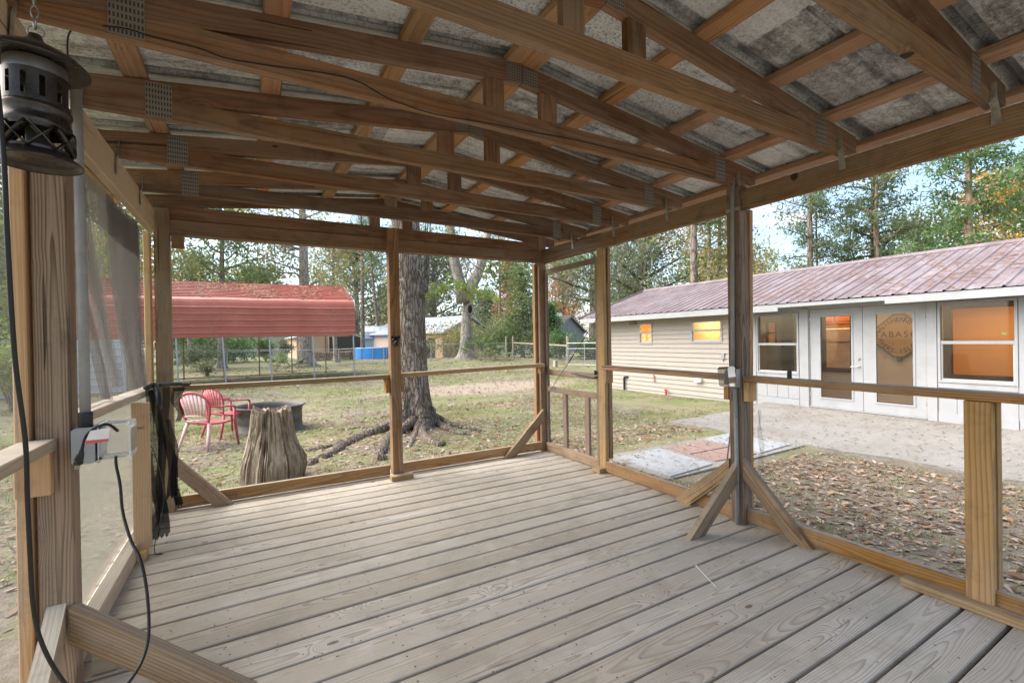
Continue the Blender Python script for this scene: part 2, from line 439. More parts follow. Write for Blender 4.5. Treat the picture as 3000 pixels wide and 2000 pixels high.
M_SMOKE = glass('smoky_plastic_cover', (.62, .61, .59), 1.6, .10, .12)

def screen(name, col, op, wave=(60, 60), var=.25, transl=.5, sc=2.0):
    """woven insect screen: partly open weave, lit cloth"""
    g = G(name)
    p = g.n('TexCoord').outputs['Object']
    nz = g.noise(g.vmul(p, (wave[0], wave[0], wave[1])), .06, 4, .6)
    oo = g.maprange(nz, .3, .7, max(0, op - var), min(1, op + var))
    d = g.n('BsdfDiffuse', {'Color': (*col, 1)}).outputs[0]
    t = g.n('BsdfTranslucent', {'Color': (*col, 1)}).outputs[0]
    cl = g.n('MixShader', {0: transl, 1: d, 2: t}).outputs[0]
    return g.surf(g.n('MixShader', {0: oo, 1: g.n('BsdfTransparent').outputs[0], 2: cl}).outputs[0])
M_NET = screen('grey_screen_cloth', (.18, .168, .155), .30, (20, 6), .16)
M_NETD = screen('dark_band_cloth', (.11, .096, .085), .80, (20, 8), .1)
M_PLAST = screen('dusty_plastic_screen', (.27, .255, .215), .80, (14, 30), .22)
M_BNET = screen('black_screen_cloth', (.022, .021, .021), .80, (30, 12), .22, .3)

def bark(name, c1, c2, lich=(.45, .47, .40), la=.5, sc=9.0, vs=.22, moss=0.0, strength=.8):
    g = G(name)
    p = g.n('TexCoord').outputs['Object']
    q = g.vmul(p, (1, 1, vs))
    w = g.noise(p, 2.2, 3, .6, 0, 1)
    q2 = g.n('VectorMath', {0: q, 1: g.vmul(w, (.16, .16, .05))}, operation='ADD').outputs[0]
    v = g.vor(q2, sc, 0, 'DISTANCE_TO_EDGE'); v2 = g.vor(q2, sc * 2.3, 0, 'DISTANCE_TO_EDGE')
    n = g.noise(q, sc * 3, 5, .7)
    h = g.math('ADD', g.math('MINIMUM', g.math('MULTIPLY', v, 3.0), .6), g.math('ADD', g.math('MINIMUM', v2, .25), g.math('MULTIPLY', n, .5)))
    col = g.ramp(h, [(.25, tuple(k * .35 for k in c1)), (.55, c1), (.95, c2)])
    big = g.noise(p, 1.3, 4, .6)
    col = g.mix(g.maprange(big, .35, .7, 0, .45), col, tuple(k * .55 for k in c1))
    lv = g.noise(p, 5.0, 5, .75)
    col = g.mix(g.math('MULTIPLY', g.maprange(lv, .56, .63, 0, 1), la), col, lich)
    if moss:
        col = g.mix(g.math('MULTIPLY', g.maprange(g.noise(p, 2.6, 4, .7), .5, .62, 0, 1), moss), col, (.15, .17, .05))
    return g.pbr(col, .95, 0, g.bump(h, strength, .05), .1)
M_OAKB = bark('oak_bark', (.175, .135, .105), (.35, .295, .245), (.46, .47, .42), .62, 21.0, .13, .15, .9)
M_PINEB = bark('pine_bark', (.20, .155, .125), (.33, .265, .22), (.36, .33, .29), .3, 5.0, .3)
M_GREYB = bark('pale_oak_bark', (.31, .265, .23), (.43, .385, .34), (.42, .43, .39), .4, 5.0, .22, .05)
M_REDB = bark('reddish_pine_bark', (.36, .235, .175), (.50, .36, .28), (.45, .36, .30), .3, 5.0, .2)

def foliage(name, cols, transl=.45):
    g = G(name)
    rv = g.attr('rv', 'Fac')
    k = len(cols)
    col = g.ramp(rv, [(i / max(1, k - 1), c) for i, c in enumerate(cols)])
    d = g.n('BsdfDiffuse', {'Color': col}).outputs[0]
    tcol = g.mix(.5, col, (.9, .95, .35), 'MULTIPLY')
    t = g.n('BsdfTranslucent', {'Color': g.mix(.35, col, tcol)}).outputs[0]
    s = g.n('MixShader', {0: transl, 1: d, 2: t}).outputs[0]
    gl = g.n('BsdfGlossy', {'Color': (.6, .6, .6, 1), 'Roughness': .5}).outputs[0]
    return g.surf(g.n('MixShader', {0: .04, 1: s, 2: gl}).outputs[0])
F_OAK = foliage('live_oak_leaves', [(0.132, 0.162, 0.102), (0.186, 0.222, 0.138), (0.252, 0.282, 0.180), (0.312, 0.324, 0.216)])
F_PINE = foliage('pine_needles', [(0.078, 0.120, 0.060), (0.120, 0.180, 0.084), (0.168, 0.240, 0.108), (0.240, 0.264, 0.132)])
F_CEDAR = foliage('cedar_sprays', [(0.072, 0.132, 0.054), (0.108, 0.198, 0.072), (0.156, 0.264, 0.096), (0.216, 0.300, 0.120)])
F_MIX = foliage('turning_leaves', [(.19, .235, .11), (.25, .28, .13), (.32, .31, .14), (.42, .33, .13), (.48, .27, .11)])
F_GOLD = foliage('golden_leaves', [(.45, .25, .05), (.60, .36, .08), (.70, .44, .10), (.48, .36, .12)])
F_RUST = foliage('rusty_cypress_leaves', [(.36, .17, .075), (.46, .23, .11), (.50, .29, .15), (.34, .22, .12)])
F_LIME = foliage('bright_green_leaves', [(.12, .19, .04), (.19, .28, .06), (.27, .34, .09), (.42, .33, .07)])
F_HOLLY = foliage('evergreen_leaves', [(0.096, 0.138, 0.066), (0.144, 0.204, 0.090), (0.216, 0.276, 0.114), (0.312, 0.336, 0.156)])
F_MOSS = foliage('spanish_moss', [(.20, .21, .16), (.27, .28, .22), (.34, .35, .29)])
F_PALM = foliage('palmetto_fronds', [(.07, .11, .045), (.12, .18, .07), (.20, .27, .12), (.29, .34, .18)])
F_DEAD = foliage('fallen_leaves', [(.18, .12, .085), (.29, .20, .145), (.39, .295, .23), (.48, .40, .325), (.35, .18, .085), (.15, .105, .075)], .15)
F_NEED = foliage('fallen_pine_straw', [(.24, .13, .08), (.33, .19, .12), (.20, .12, .08)], .1)
F_GRASS = foliage('grass_blades', [(.115, .165, .045), (.165, .215, .065), (.27, .25, .115), (.36, .305, .175), (.20, .26, .075)], .35)

def ground_mat():
    g = G('yard_soil_and_thin_turf')
    p = g.n('NewGeometry').outputs['Position']
    a = g.noise(p, .33, 5, .6); b = g.noise(p, 2.4, 6, .65); c = g.noise(p, 14.0, 6, .7); d = g.noise(p, 55.0, 4, .7)
    soil = g.ramp(c, [(.3, (.11, .09, .073)), (.5, (.19, .158, .13)), (.7, (.29, .25, .21))])
    turf = g.ramp(d, [(.3, (.085, .125, .035)), (.5, (.15, .19, .06)), (.65, (.24, .24, .115)), (.75, (.125, .20, .05))])
    straw = g.ramp(d, [(.3, (.17, .15, .09)), (.5, (.26, .23, .145)), (.7, (.34, .30, .205))])
    col = g.mix(g.maprange(g.math('ADD', g.math('MULTIPLY', a, .5), g.math('MULTIPLY', b, .5)), .42, .56, 0, 1), soil, turf)
    col = g.mix(g.maprange(g.noise(p, .7, 5, .65), .46, .60, 0, .8), col, straw)
    near = g.xyz(p)
    nm = g.math('MULTIPLY', g.maprange(near[0], 2.6, 3.2, 0, 1), g.maprange(g.math('ADD', near[1], g.math('MULTIPLY', b, .8)), 3.6, 4.4, 1, 0))
    col = g.mix(g.math('MULTIPLY', nm, .8), col, g.mix(g.maprange(b, .45, .65, 0, .5), soil, straw))
    # bare sandy patch worn between the oak and the house
    dx = g.n('VectorMath', {0: p, 1: (7.2, 14.5, -.45)}, operation='SUBTRACT').outputs[0]
    dd = g.n('VectorMath', {0: g.vmul(dx, (.22, .45, 0))}, operation='LENGTH').outputs['Value']
    sand = g.maprange(g.math('ADD', dd, g.math('MULTIPLY', b, .9)), .95, 1.35, .85, 0)
    col = g.mix(sand, col, g.mix(c, (.30, .235, .19), (.39, .315, .26)))
    h = g.math('ADD', g.math('MULTIPLY', c, .5), d)
    return g.pbr(col, .95, 0, g.bump(h, .8, .02), .15)
M_GROUND = ground_mat()

def concrete(name, c, var=.12, stain=(.33, .30, .26)):
    g = G(name)
    p = g.n('NewGeometry').outputs['Position']
    a = g.noise(p, 1.1, 6, .65); b = g.noise(p, 8, 6, .7); d = g.noise(p, 90, 3, .7)
    col = g.mix(g.maprange(b, .3, .7, 0, 1), tuple(k * (1 - var) for k in c), tuple(k * (1 + var) for k in c))
    col = g.mix(g.maprange(a, .42, .68, 0, .6), col, stain)
    col = g.mix(g.math('MULTIPLY', g.maprange(d, .5, .7, 0, 1), .12), col, tuple(k * .5 for k in c))
    return g.pbr(col, .9, 0, g.bump(g.math('ADD', b, d), .3, .006), .2)
M_CONC = concrete('old_patio_concrete', (.275, .262, .24), .08, (.19, .172, .148))
M_SLAB = concrete('blue_grey_slab', (.335, .35, .36), .1, (.28, .28, .275))
M_PAVER = concrete('brick_red_paver', (.30, .20, .17), .15, (.28, .21, .18))
M_BLOCK = concrete('concrete_block', (.46, .41, .34))
M_SIDING = flat('cream_vinyl_siding', (.41, .365, .315), .55, 0, .05, 1.2, dirt=(.29, .26, .22), dirtsc=1.2, dirta=.3)
M_WHITE = flat('white_house_paint', (.38, .385, .39), .55, 0, .04, 3, dirt=(.26, .25, .235), dirtsc=2.5, dirta=.35)
M_WHITED = flat('weathered_caulk', (.30, .26, .22), .9, 0, .3, 12)
M_ALU = flat('aluminium_window_frame', (.52, .52, .51), .4, .3, .08, 6)
M_HINGE = flat('satin_nickel', (.62, .60, .56), .3, .9, .1, 10)

def mauve_roof():
    g = G('faded_burgundy_roof_metal')
    p = g.n('NewGeometry').outputs['Position']
    a = g.noise(p, 1.2, 5, .65); b = g.noise(g.vmul(p, (1.2, 5, 1.2)), 1.0, 5, .7); s = g.noise(g.vmul(p, (2, 9, 2)), 1.0, 5, .7)
    col = g.ramp(a, [(.3, (.165, .118, .116)), (.5, (.215, .165, .164)), (.7, (.28, .232, .234))])
    col = g.mix(g.math('MULTIPLY', g.maprange(b, .48, .66, 0, 1), .55), col, (.36, .315, .325))
    col = g.mix(g.math('MULTIPLY', g.maprange(s, .58, .70, 0, 1), .7), col, (.27, .15, .10))
    return g.pbr(col, .42, 0, None, .5)
M_MAUVE = mauve_roof()
def red_metal():
    g = G('faded_red_carport_steel')
    p = g.n('NewGeometry').outputs['Position']
    a = g.noise(p, .8, 5, .65); b = g.noise(g.vmul(p, (.9, 1, 5)), 1.0, 5, .7)
    col = g.ramp(a, [(.3, (.40, .105, .068)), (.6, (.47, .145, .10)), (.75, (.52, .21, .155))])
    col = g.mix(g.math('MULTIPLY', g.maprange(b, .56, .70, 0, 1), .45), col, (.42, .27, .19))
    return g.pbr(col, .45, 0, None, .45)
M_RED = red_metal()
M_WHITEM = flat('white_ribbed_steel', (.50, .50, .50), .45, 0, .06, 2, dirt=(.45, .43, .40), dirtsc=2, dirta=.3)
M_POSTM = flat('galvanised_tube', (.42, .43, .44), .45, .5, .1, 4)
M_RUSTM = flat('rusty_galvanised_tube', (.30, .27, .22), .6, .3, .2, 6, dirt=(.22, .13, .08), dirtsc=3, dirta=.6)
M_PEACH = flat('peach_house_paint', (.68, .46, .31), .7, 0, .05, 1)
M_TIN = flat('bright_tin_roof', (.34, .38, .42), .4, .3, .06, 1)
M_SAGE = flat('sage_green_wall', (.33, .38, .33), .7, 0, .05, 1)
M_SAGEL = flat('pale_sage_wall', (.50, .52, .45), .75, 0, .06, 1)
M_TARP = flat('blue_tarp', (.035, .26, .70), .4, 0, .15, 2, .3)
M_SLATE = flat('slate_blue_siding', (.23, .25, .29), .7, 0, .06, 1)
M_TEAL = flat('teal_metal_roof', (.30, .48, .44), .45, .1, .08, 1)
M_FWOOD = flat('weathered_fence_wood', (.37, .31, .23), .9, 0, .15, 4)
M_LOG = flat('stacked_logs', (.26, .19, .13), .9, 0, .45, 9, .3)
M_DGREY = flat('dark_grey_and_porch_shade', (.07, .065, .06), .8)
M_ROTOR = flat('sooty_steel', (.115, .105, .097), .6, .25, .3, 7, .15, dirt=(.13, .10, .08), dirtsc=5, dirta=.45)
M_ASH = flat('ash_and_leaves', (.20, .165, .13), .95, 0, .4, 9, .5)
M_CHRED = flat('faded_red_chair_plastic', (.42, .075, .09), .42, 0, .12, 5, dirt=(.54, .24, .25), dirtsc=4, dirta=.4)
M_CHPINK = flat('bleached_pink_chair_plastic', (.64, .45, .42), .45, 0, .08, 5, dirt=(.50, .17, .17), dirtsc=4.2, dirta=.75)
M_ORANGE = flat('warm_interior_paint', (.62, .39, .19), .7, 0, .04, 2)
M_TANW = flat('tan_panel_wall', (.50, .40, .29), .7, 0, .08, 2)
M_DKTRIM = flat('dark_brown_trim', (.10, .07, .05), .6)
M_CABIN = flat('red_brown_cabinet', (.34, .13, .06), .4, 0, .2, 6)
M_FRIDGE = flat('white_appliance', (.78, .72, .62), .35)
M_SIGNW = wood('old_sign_boards', (.42, .27, .15), (.26, .16, .09), .012, .5, knot=.1)
M_SIGNK = flat('black_lettering', (.035, .03, .028), .8)
M_FLOORI = flat('interior_floor', (.30, .20, .13), .5)
M_GREEN = flat('green_sticker', (.10, .55, .16), .4)
M_FLUE = flat('flue_metal', (.55, .54, .52), .4, .5)
M_COPPERP = flat('red_valve_handle', (.55, .06, .05), .5)
def stump_mat():
    g = G('weathered_stump_wood')
    p = g.n('TexCoord').outputs['Object']
    w = g.noise(p, 3.0, 3, .6, 0, 1)
    q = g.n('VectorMath', {0: g.vmul(p, (1, 1, .09)), 1: g.vmul(w, (.05, .05, .01))}, operation='ADD').outputs[0]
    n = g.noise(q, 34.0, 6, .7); n2 = g.noise(q, 11.0, 4, .6)
    t = g.math('ADD', g.math('MULTIPLY', n, .6), g.math('MULTIPLY', n2, .4))
    col = g.ramp(t, [(.34, (.045, .033, .025)), (.44, (.19, .145, .105)), (.52, (.34, .275, .205)), (.64, (.46, .385, .295))])
    return g.pbr(col, .9, 0, g.bump(t, .9, .03), .15)
M_STUMP = stump_mat()
# ------------------------------------------------------------------ the screened porch: one thing, its timbers are its parts
def plate_mat():
    g = G('punched_nail_plate')
    p = g.n('TexCoord').outputs['Generated']; x, y, z = g.xyz(p)
    fx = g.math('ABSOLUTE', g.math('SUBTRACT', g.math('FRACT', g.math('MULTIPLY', x, 9)), .5))
    fz = g.math('ABSOLUTE', g.math('SUBTRACT', g.math('FRACT', g.math('MULTIPLY', z, 6)), .5))
    hole = g.math('MULTIPLY', g.math('LESS_THAN', fx, .24), g.math('LESS_THAN', fz, .30))
    n = g.noise(p, 6, 4, .6)
    col = g.mix(g.math('MULTIPLY', hole, .9), g.mix(n, (.22, .205, .19), (.36, .34, .32)), (.045, .035, .03))
    return g.pbr(col, .5, .35, None, .4)
M_PLATE = plate_mat()

def path3(pts, sub=6):
    P = [Vector(p) for p in pts]; out = []
    for i in range(len(P) - 1):
        a, b, c, d = P[max(i - 1, 0)], P[i], P[i + 1], P[min(i + 2, len(P) - 1)]
        for k in range(sub):
            t = k / sub
            out.append(.5 * ((2 * b) + (c - a) * t + (2 * a - 5 * b + 4 * c - d) * t * t + (3 * b - a - 3 * c + d) * t ** 3))
    return out + [P[-1]]
porch = thing('screened_porch', 'open timber screened porch with grey deck boards and a low gabled metal roof', 'porch', (1.1, 1.5, 0))
def slab2(mb, poly, n, th, ax, org=None, ups=None, ch=0):
    """polygon (3-D) of a plank face pushed by th along n; grain along ax"""
    n = Vector(n).normalized(); ax = Vector(ax).normalized(); sd = n.cross(ax).normalized()
    ro = rnd.uniform(0, 40); py, pz = rnd.uniform(-.05, .05), rnd.choice((-1, 1)) * rnd.uniform(.012, .075)
    P = [Vector(p) for p in poly]; c = sum(P, Vector()) / len(P)
    V = P + [p + n * th for p in P]; k = len(P)
    gs = [(ro + (p - c).dot(ax), (p - c).dot(sd) + py, (p - c).dot(n) + pz) for p in V]
    fs = [tuple(range(k - 1, -1, -1)), tuple(range(k, 2 * k))] + [(i, (i + 1) % k, k + (i + 1) % k, k + i) for i in range(k)]
    mb.add(V, fs, gs)
def part(name, mat, fn, parent=porch, label=None, **kw):
    mb = MB(); fn(mb); o = mb.build(name, mat, parent, **kw)
    if label: o['label'] = label
    return o
def bm_(name, mat, p0, p1, w, h, label=None, parent=porch, **kw):
    mb = MB(); mb.beam(p0, p1, w, h, **kw); o = mb.build(name, mat, parent)
    if label: o['label'] = label
    return o

# deck: one floor, the boards are its pattern
mb = MB(); gb = []
y = 1.622 - .1425 * 28
edges = []
while y < 4.2:
    edges.append(y); y += .1425
for i, y0 in enumerate(edges):
    gap = rnd.uniform(.010, .021); w = .1425 - gap
    zc = -.018 + rnd.uniform(-.0016, .0012); sk = rnd.uniform(-.003, .003)
    n0 = len(mb.v)
    mb.beam((-.70, y0 + gap / 2 + w / 2 + sk, zc), (2.87, y0 + gap / 2 + w / 2 - sk, zc + rnd.uniform(-.001, .001)), w, .036, ch=.0035, seg=10,
            side=rnd.uniform(-.003, .003), bow=rnd.uniform(-.0012, .0012), pith=(rnd.uniform(-.07, .07), rnd.uniform(-.13, -.035)))
    gb += [rnd.random()] * (len(mb.v) - n0)
    for jx in (-.62, -.1, .5, 1.1, 1.7, 2.25, 2.79):          # screw heads over the joists
        for dy in (.03, w - .03):
            cx, cy = jx + rnd.uniform(-.012, .012), y0 + gap / 2 + dy + rnd.uniform(-.006, .006)
            n1 = len(mb.v)
            mb.add([(cx + .0042 * math.cos(a * PI / 3), cy + .0042 * math.sin(a * PI / 3), zc + .0186) for a in range(6)], [tuple(range(6))], None, 1)
            gb += [0] * 6
deck = mb.build('deck_floor', [M_DECK, M_SCREW], porch)
a_ = deck.data.attributes.new('gb', 'FLOAT', 'POINT'); a_.data.foreach_set('value', np.array(gb, dtype=np.float32))
deck['label'] = 'weathered grey deck boards with dark gaps'
for jx in (-.62, -.1, .5, 1.1, 1.7, 2.25, 2.79):
    bm_('joist', W_BEAM, (jx, -2.4, -.108), (jx, 4.18, -.108), .038, .14)
for (p0, p1) in (((-.72, -2.4, -.12), (-.72, 4.2, -.12)), ((2.89, -2.4, -.12), (2.89, 4.2, -.12)), ((-.74, 4.22, -.12), (2.91, 4.22, -.12))):
    bm_('rim_joist_light_skirt', W_BEAM, (p0[0], p0[1], -.205), (p1[0], p1[1], -.205), .038, .36)  # unseen rim deepened to the ground to keep light from under the deck

# roof: purlins, sheets
XR, ZP, SL = 1.12, 2.478, .115
zr = lambda x: ZP - SL * abs(x - XR)
for x in (1.078, 1.163, 1.645, 2.14, 2.632, 3.055, .59, .10, -.39, -.86):
    s = -SL if x > XR else SL
    bm_('purlin', W_PURLIN, (x, -.25, zr(x) + .019), (x, 4.42, zr(x) + .019 + rnd.uniform(-.004, .004)), .084, .037, up=(-s, 0, 1), seg=6, bow=rnd.uniform(-.006, .006), side=rnd.uniform(-.006, .006))
def roof_sheet(mb, sgn):
    ys = []
    ribs = [(.66 + .585 * k, .030, .026) for k in range(-5, 7)] + [(.96 + .585 * k, .012, .012) for k in range(-5, 6)]
    ribs.sort()
    prof = [(-.32, 0)]
    for (yc, hw, hh) in ribs:
        if yc < -.25 or yc > 4.4: continue
        prof += [(yc - hw - .012, 0), (yc - hw, hh), (yc - .006, hh), (yc, hh * .45), (yc + .006, hh), (yc + hw, hh), (yc + hw + .012, 0)]
    prof.append((4.5, 0))
    xs = [XR + sgn * t for t in (0, .4, .8, 1.2, 1.6, 2.2)]
    vs = []
    for x in xs:
        for (yy, hh) in prof:
            vs.append((x, yy, zr(x) + .041 + hh + .0025 * math.sin(yy * 9 + x * 5)))
    n = len(prof); fs = []
    for i in range(len(xs) - 1):
        for k in range(n - 1):
            fs.append((i * n + k, i * n + k + 1, i * n + n + k + 1, i * n + n + k))
    mb.add(vs, fs)
for sgn in (1, -1):
    rs = part('roof_sheet', M_ROOF, lambda mb: roof_sheet(mb, sgn))
    for k in range(-2, 7):                                   # rolled lap seams under each sheet edge
        yc = .66 + .585 * k
        if not -.2 < yc < 4.4: continue
        part('seam', M_SEAM, lambda mb: mb.tube([(XR + sgn * t, yc + .034, zr(XR + sgn * t) + .037) for t in (.01, .5, 1.0, 1.5, 2.15)], .010, 8), rs, smooth=True)
        part('seam', M_SEAM, lambda mb: mb.tube([(XR + sgn * t, yc + .062, zr(XR + sgn * t) + .039) for t in (.01, .5, 1.0, 1.5, 2.15)], .006, 8), rs, smooth=True)

# trusses
def truss(yf, gable=False):
    th = .037; y0 = yf - th
    mb = MB()
    zb0, zb1 = (2.155, 2.244) if not gable else (2.117, 2.217)
    ztc = lambda x: zr(x) - .090
    # bottom chord, ends cut to meet the top chords
    xl, xr_ = -.60, 2.79
    xa = XR - (ztc(XR) - zb1) / SL; xb = XR + (ztc(XR) - zb1) / SL
    sag = rnd.uniform(-.006, .004)
    mid = [(xa + (xb - xa) * t, 0, zb1 + sag * 4 * t * (1 - t)) for t in (.25, .5, .75)]
    midb = [(xl + (xr_ - xl) * t, 0, zb0 + sag * 4 * t * (1 - t)) for t in (.75, .5, .25)]
    poly = [(xl, y0, zb0), (xl, y0, ztc(xl) - .002), (xa, y0, zb1)] + [(x, y0, z) for x, _, z in mid] + [(xb, y0, zb1), (xr_, y0, ztc(xr_) - .002), (xr_, y0, zb0)] + [(x, y0, z) for x, _, z in midb]
    slab2(mb, poly, (0, 1, 0), th, (1, 0, 0))
    for sgn in (1, -1):
        xe = XR + sgn * (1.78 if sgn > 0 else 1.86)
        p = [(XR + sgn * .002, y0, ztc(XR)), (XR + sgn * .002, y0, zr(XR) - .001), (xe, y0, zr(xe) - .001), (xe, y0, ztc(xe))]
        slab2(mb, p if sgn > 0 else p[::-1], (0, 1, 0), th, (1, 0, -sgn * SL))
    o = mb.build('truss', W_FRAME, porch)
    for xc in (.977, 1.27):
        m2 = MB(); m2.beam((xc, y0 + th / 2, zb1 + sag), (xc, y0 + th / 2, ztc(xc)), .094, .0365, up=(0, 1, 0)); m2.build('web', W_FRAME, o)
    def np_(x0, x1, z0, z1, dz=0):
        m2 = MB(); yq = y0 - .0022
        m2.add([(x0, yq, z0), (x1, yq, z0 + dz), (x1, yq, z1 + dz), (x0, yq, z1), (x0, y0 - .0002, z0), (x1, y0 - .0002, z0 + dz), (x1, y0 - .0002, z1 + dz), (x0, y0 - .0002, z1)],
               [(0, 1, 2, 3), (7, 6, 5, 4), (0, 4, 5, 1), (1, 5, 6, 2), (2, 6, 7, 3), (3, 7, 4, 0)])
        m2.build('nail_plate', M_PLATE, o)
    if not gable:
        np_(-.36, -.27, 2.158, 2.30); np_(2.50, 2.59, 2.158, 2.30)
        np_(1.035, 1.118, ztc(XR) + .004, zr(XR) - .012); np_(1.122, 1.205, ztc(XR) + .001, zr(XR) - .015, -.008)
        for xh, sg in ((2.716, 1), (-.566, -1)):               # twisted tie from chord to beam
            m2 = MB()
            m2.tube([(xh - sg * .012, y0 - .004, 2.235), (xh - sg * .010, y0 - .006, 2.17), (xh - sg * .003, y0 - .012, 2.13), (xh - sg * .001, y0 - .016, 2.06)], [.016, .015, .013, .017], 6, flat=.12)
            m2.build('hurricane_tie', M_GALV, o)
    return o
for yf in (.13, .71, 1.283, 1.862, 2.447, 3.025, 3.605): truss(yf)
truss(4.155, True)

# beams and header
bm_('eave_beam', W_BEAM, (2.739, -2.42, 2.062), (2.739, 3.14, 2.062), .038, .128, seg=8, bow=-.006)
bm_('eave_beam', W_BEAM, (2.739, 3.14, 2.068), (2.739, 4.11, 2.082), .038, .128)
bm_('eave_beam', W_BEAM, (2.779, -2.42, 2.066), (2.779, 4.15, 2.070), .038, .128)
bm_('eave_beam', W_PALE, (-.590, -2.42, 2.075), (-.590, 4.05, 2.080), .04, .17, seg=6, label='pale eave beam above the loose screen')
bm_('gable_header', W_BEAM, (-.49, 4.118, 2.054), (2.69, 4.118, 2.068), .038, .112, seg=6)
bm_('gable_header', W_BEAM, (-.49, 4.158, 2.054), (2.69, 4.158, 2.068), .038, .112)
bm_('block', W_BEAM, (-.48, 4.10, 1.945), (-.405, 4.10, 1.945), .038, .088)

# posts
bm_('corner_post', W_BEAM, (2.735, 4.155, 0), (2.735, 4.155, 2.30), .09, .09, up=(0, 1, 0))
bm_('corner_post', W_POST, (-.535, 4.115, 0), (-.535, 4.115, 2.18), .09, .09, up=(0, 1, 0))
bm_('post', W_POST, (-.580, 2.150, 0), (-.580, 2.150, 2.0), .088, .088, up=(0, 1, 0), label='near post with heavy dark grain', pith=(.012, .030))
bm_('trim_board', W_NEW, (-.652, 2.135, 0), (-.652, 2.135, 2.0), .036, .088, up=(0, 1, 0))
bm_('post', W_POST, (2.735, 1.845, 0), (2.733, 1.845, 2.145), .09, .09, up=(0, 1, 0))
bm_('trim_board', W_RAIL, (2.80, 1.86, -.1), (2.80, 1.835, 2.0), .038, .088, up=(0, 1, 0))
bm_('stud', W_STUD, (2.754, 3.185, 0), (2.751, 3.185, 2.085), .037, .089, up=(0, 1, 0))
bm_('stud', W_RAIL, (2.795, 3.175, .12), (2.793, 3.175, 2.0), .037, .089, up=(0, 1, 0))
bm_('stud', W_RAIL, (1.110, 4.035, .04), (1.104, 4.035, 2.19), .089, .085, up=(0, 1, 0))
bm_('stud', W_STUD, (2.722, .724, .042), (2.722, .724, .898), .038, .090, up=(0, 1, 0), label='yellow stud with bold cathedral grain', pith=(.004, -.035))
bm_('stud', W_RAIL, (2.762, .714, .10), (2.762, .714, .898), .038, .090, up=(0, 1, 0))
bm_('stud', W_NEW, (-.548, 3.32, .05), (-.548, 3.32, .875), .080, .038, up=(0, 1, 0), label='orange stud stamped with a grade mark')
bm_('stud', W_NEW, (-.618, 4.09, .92), (-.618, 4.09, 1.99), .036, .088, up=(0, 1, 0))
bm_('stud', W_RAIL, (2.672, 4.175, .1), (2.672, 4.175, 2.0), .03, .05, up=(0, 1, 0))

# rails (laid flat) and base plates (on edge)
bm_('rail', W_RAIL, (-.50, 4.085, .890), (1.064, 4.085, .890), .089, .037, seg=4, bow=-.004)
bm_('rail', W_RAIL, (1.153, 4.085, .894), (2.70, 4.085, .920), .089, .037, seg=4, bow=.003)
bm_('rail', W_RAIL, (2.742, 3.139, .936), (2.742, 1.892, .926), .089, .037, seg=4)
bm_('rail', W_RAIL, (2.742, 1.798, .925), (2.742, -2.42, .905), .089, .037, seg=6)
bm_('rail', W_PALE, (-.615, 2.195, .920), (-.615, 4.10, .893), .092, .038, seg=4)
bm_('rail', W_PALE, (-.615, 2.10, .875), (-.615, -2.42, .855), .092, .038)
bm_('base_plate', W_RAIL, (-.49, 4.118, .056), (1.066, 4.118, .056), .038, .089, seg=4)
bm_('base_plate', W_RAIL, (1.153, 4.118, .056), (2.688, 4.118, .060), .038, .089, seg=4)
bm_('base_plate', W_RAIL, (2.742, 3.139, .056), (2.742, 1.892, .056), .038, .089, seg=4)
bm_('base_plate', W_RAIL, (2.742, 1.798, .056), (2.742, -2.42, .056), .038, .089, seg=4)
bm_('base_plate', W_PALE, (-.600, 2.20, .046), (-.600, 4.05, .046), .062, .088, seg=4)
# cleats and foot blocks
for (x, y, z) in ((1.045, 4.075, .810), (1.171, 4.075, .810)): bm_('cleat', W_RAIL, (x, y, z - .062), (x, y, z + .060), .036, .088, up=(0, 1, 0))
bm_('cleat', W_RAIL, (2.672, 4.075, .835), (2.672, 4.075, .90), .036, .07, up=(0, 1, 0))
bm_('cleat', W_NEW, (2.735, 1.776, .785), (2.735, 1.776, .905), .085, .036, up=(0, 1, 0))
bm_('cleat', W_RAIL, (2.735, 1.915, .785), (2.735, 1.915, .905), .085, .036, up=(0, 1, 0))
bm_('cleat', W_RAIL, (2.755, 3.118, .80), (2.755, 3.118, .918), .085, .036, up=(0, 1, 0))
bm_('cleat', W_NEW, (-.622, 2.085, .715), (-.622, 2.085, .855), .088, .036, up=(0, 1, 0))
bm_('foot_block', W_RAIL, (1.035, 3.965, .021), (1.225, 3.965, .021), .075, .04)
bm_('foot_block', W_STUD, (2.695, 3.14, .021), (2.695, 3.24, .021), .078, .04, up=(0, 0, 1))
bm_('foot_block', W_BRACE, (2.690, .985, .021), (2.690, -.2, .021), .062, .04)
bm_('foot_block', W_NEW, (-.548, 3.25, .026), (-.548, 3.345, .026), .04, .05)
bm_('foot_block', W_PALE, (-.52, 2.26, .045), (-.45, 2.26, .045), .09, .088)

# knee braces at the post feet: plumb cut on top, level cut on the deck
def brace(top, foot, w, th, mat=W_BRACE):
    top, foot = Vector(top), Vector(foot)
    h = Vector((foot.x - top.x, foot.y - top.y, 0)); L = h.length; h.normalize()
    D = top.z; ang = math.atan2(D, L); dv = w / math.cos(ang); dh = w / math.sin(ang)
    b = Vector((top.x, top.y, 0))
    n = h.cross(Vector((0, 0, 1)))
    poly = [b + Vector((0, 0, D)), b + h * L, b + h * (L - dh), b + Vector((0, 0, D - dv))]
    poly = [p - n * (th / 2) for p in poly]
    mb = MB(); slab2(mb, poly, n, th, h * L - Vector((0, 0, D))); return mb.build('knee_brace', mat, porch)
brace((2.70, 1.892, .40), (2.715, 2.36, 0), .089, .037)
brace((2.69, 1.84, .40), (2.225, 1.85, 0), .085, .037)
brace((2.70, 1.798, .43), (2.712, 1.395, 0), .089, .037)
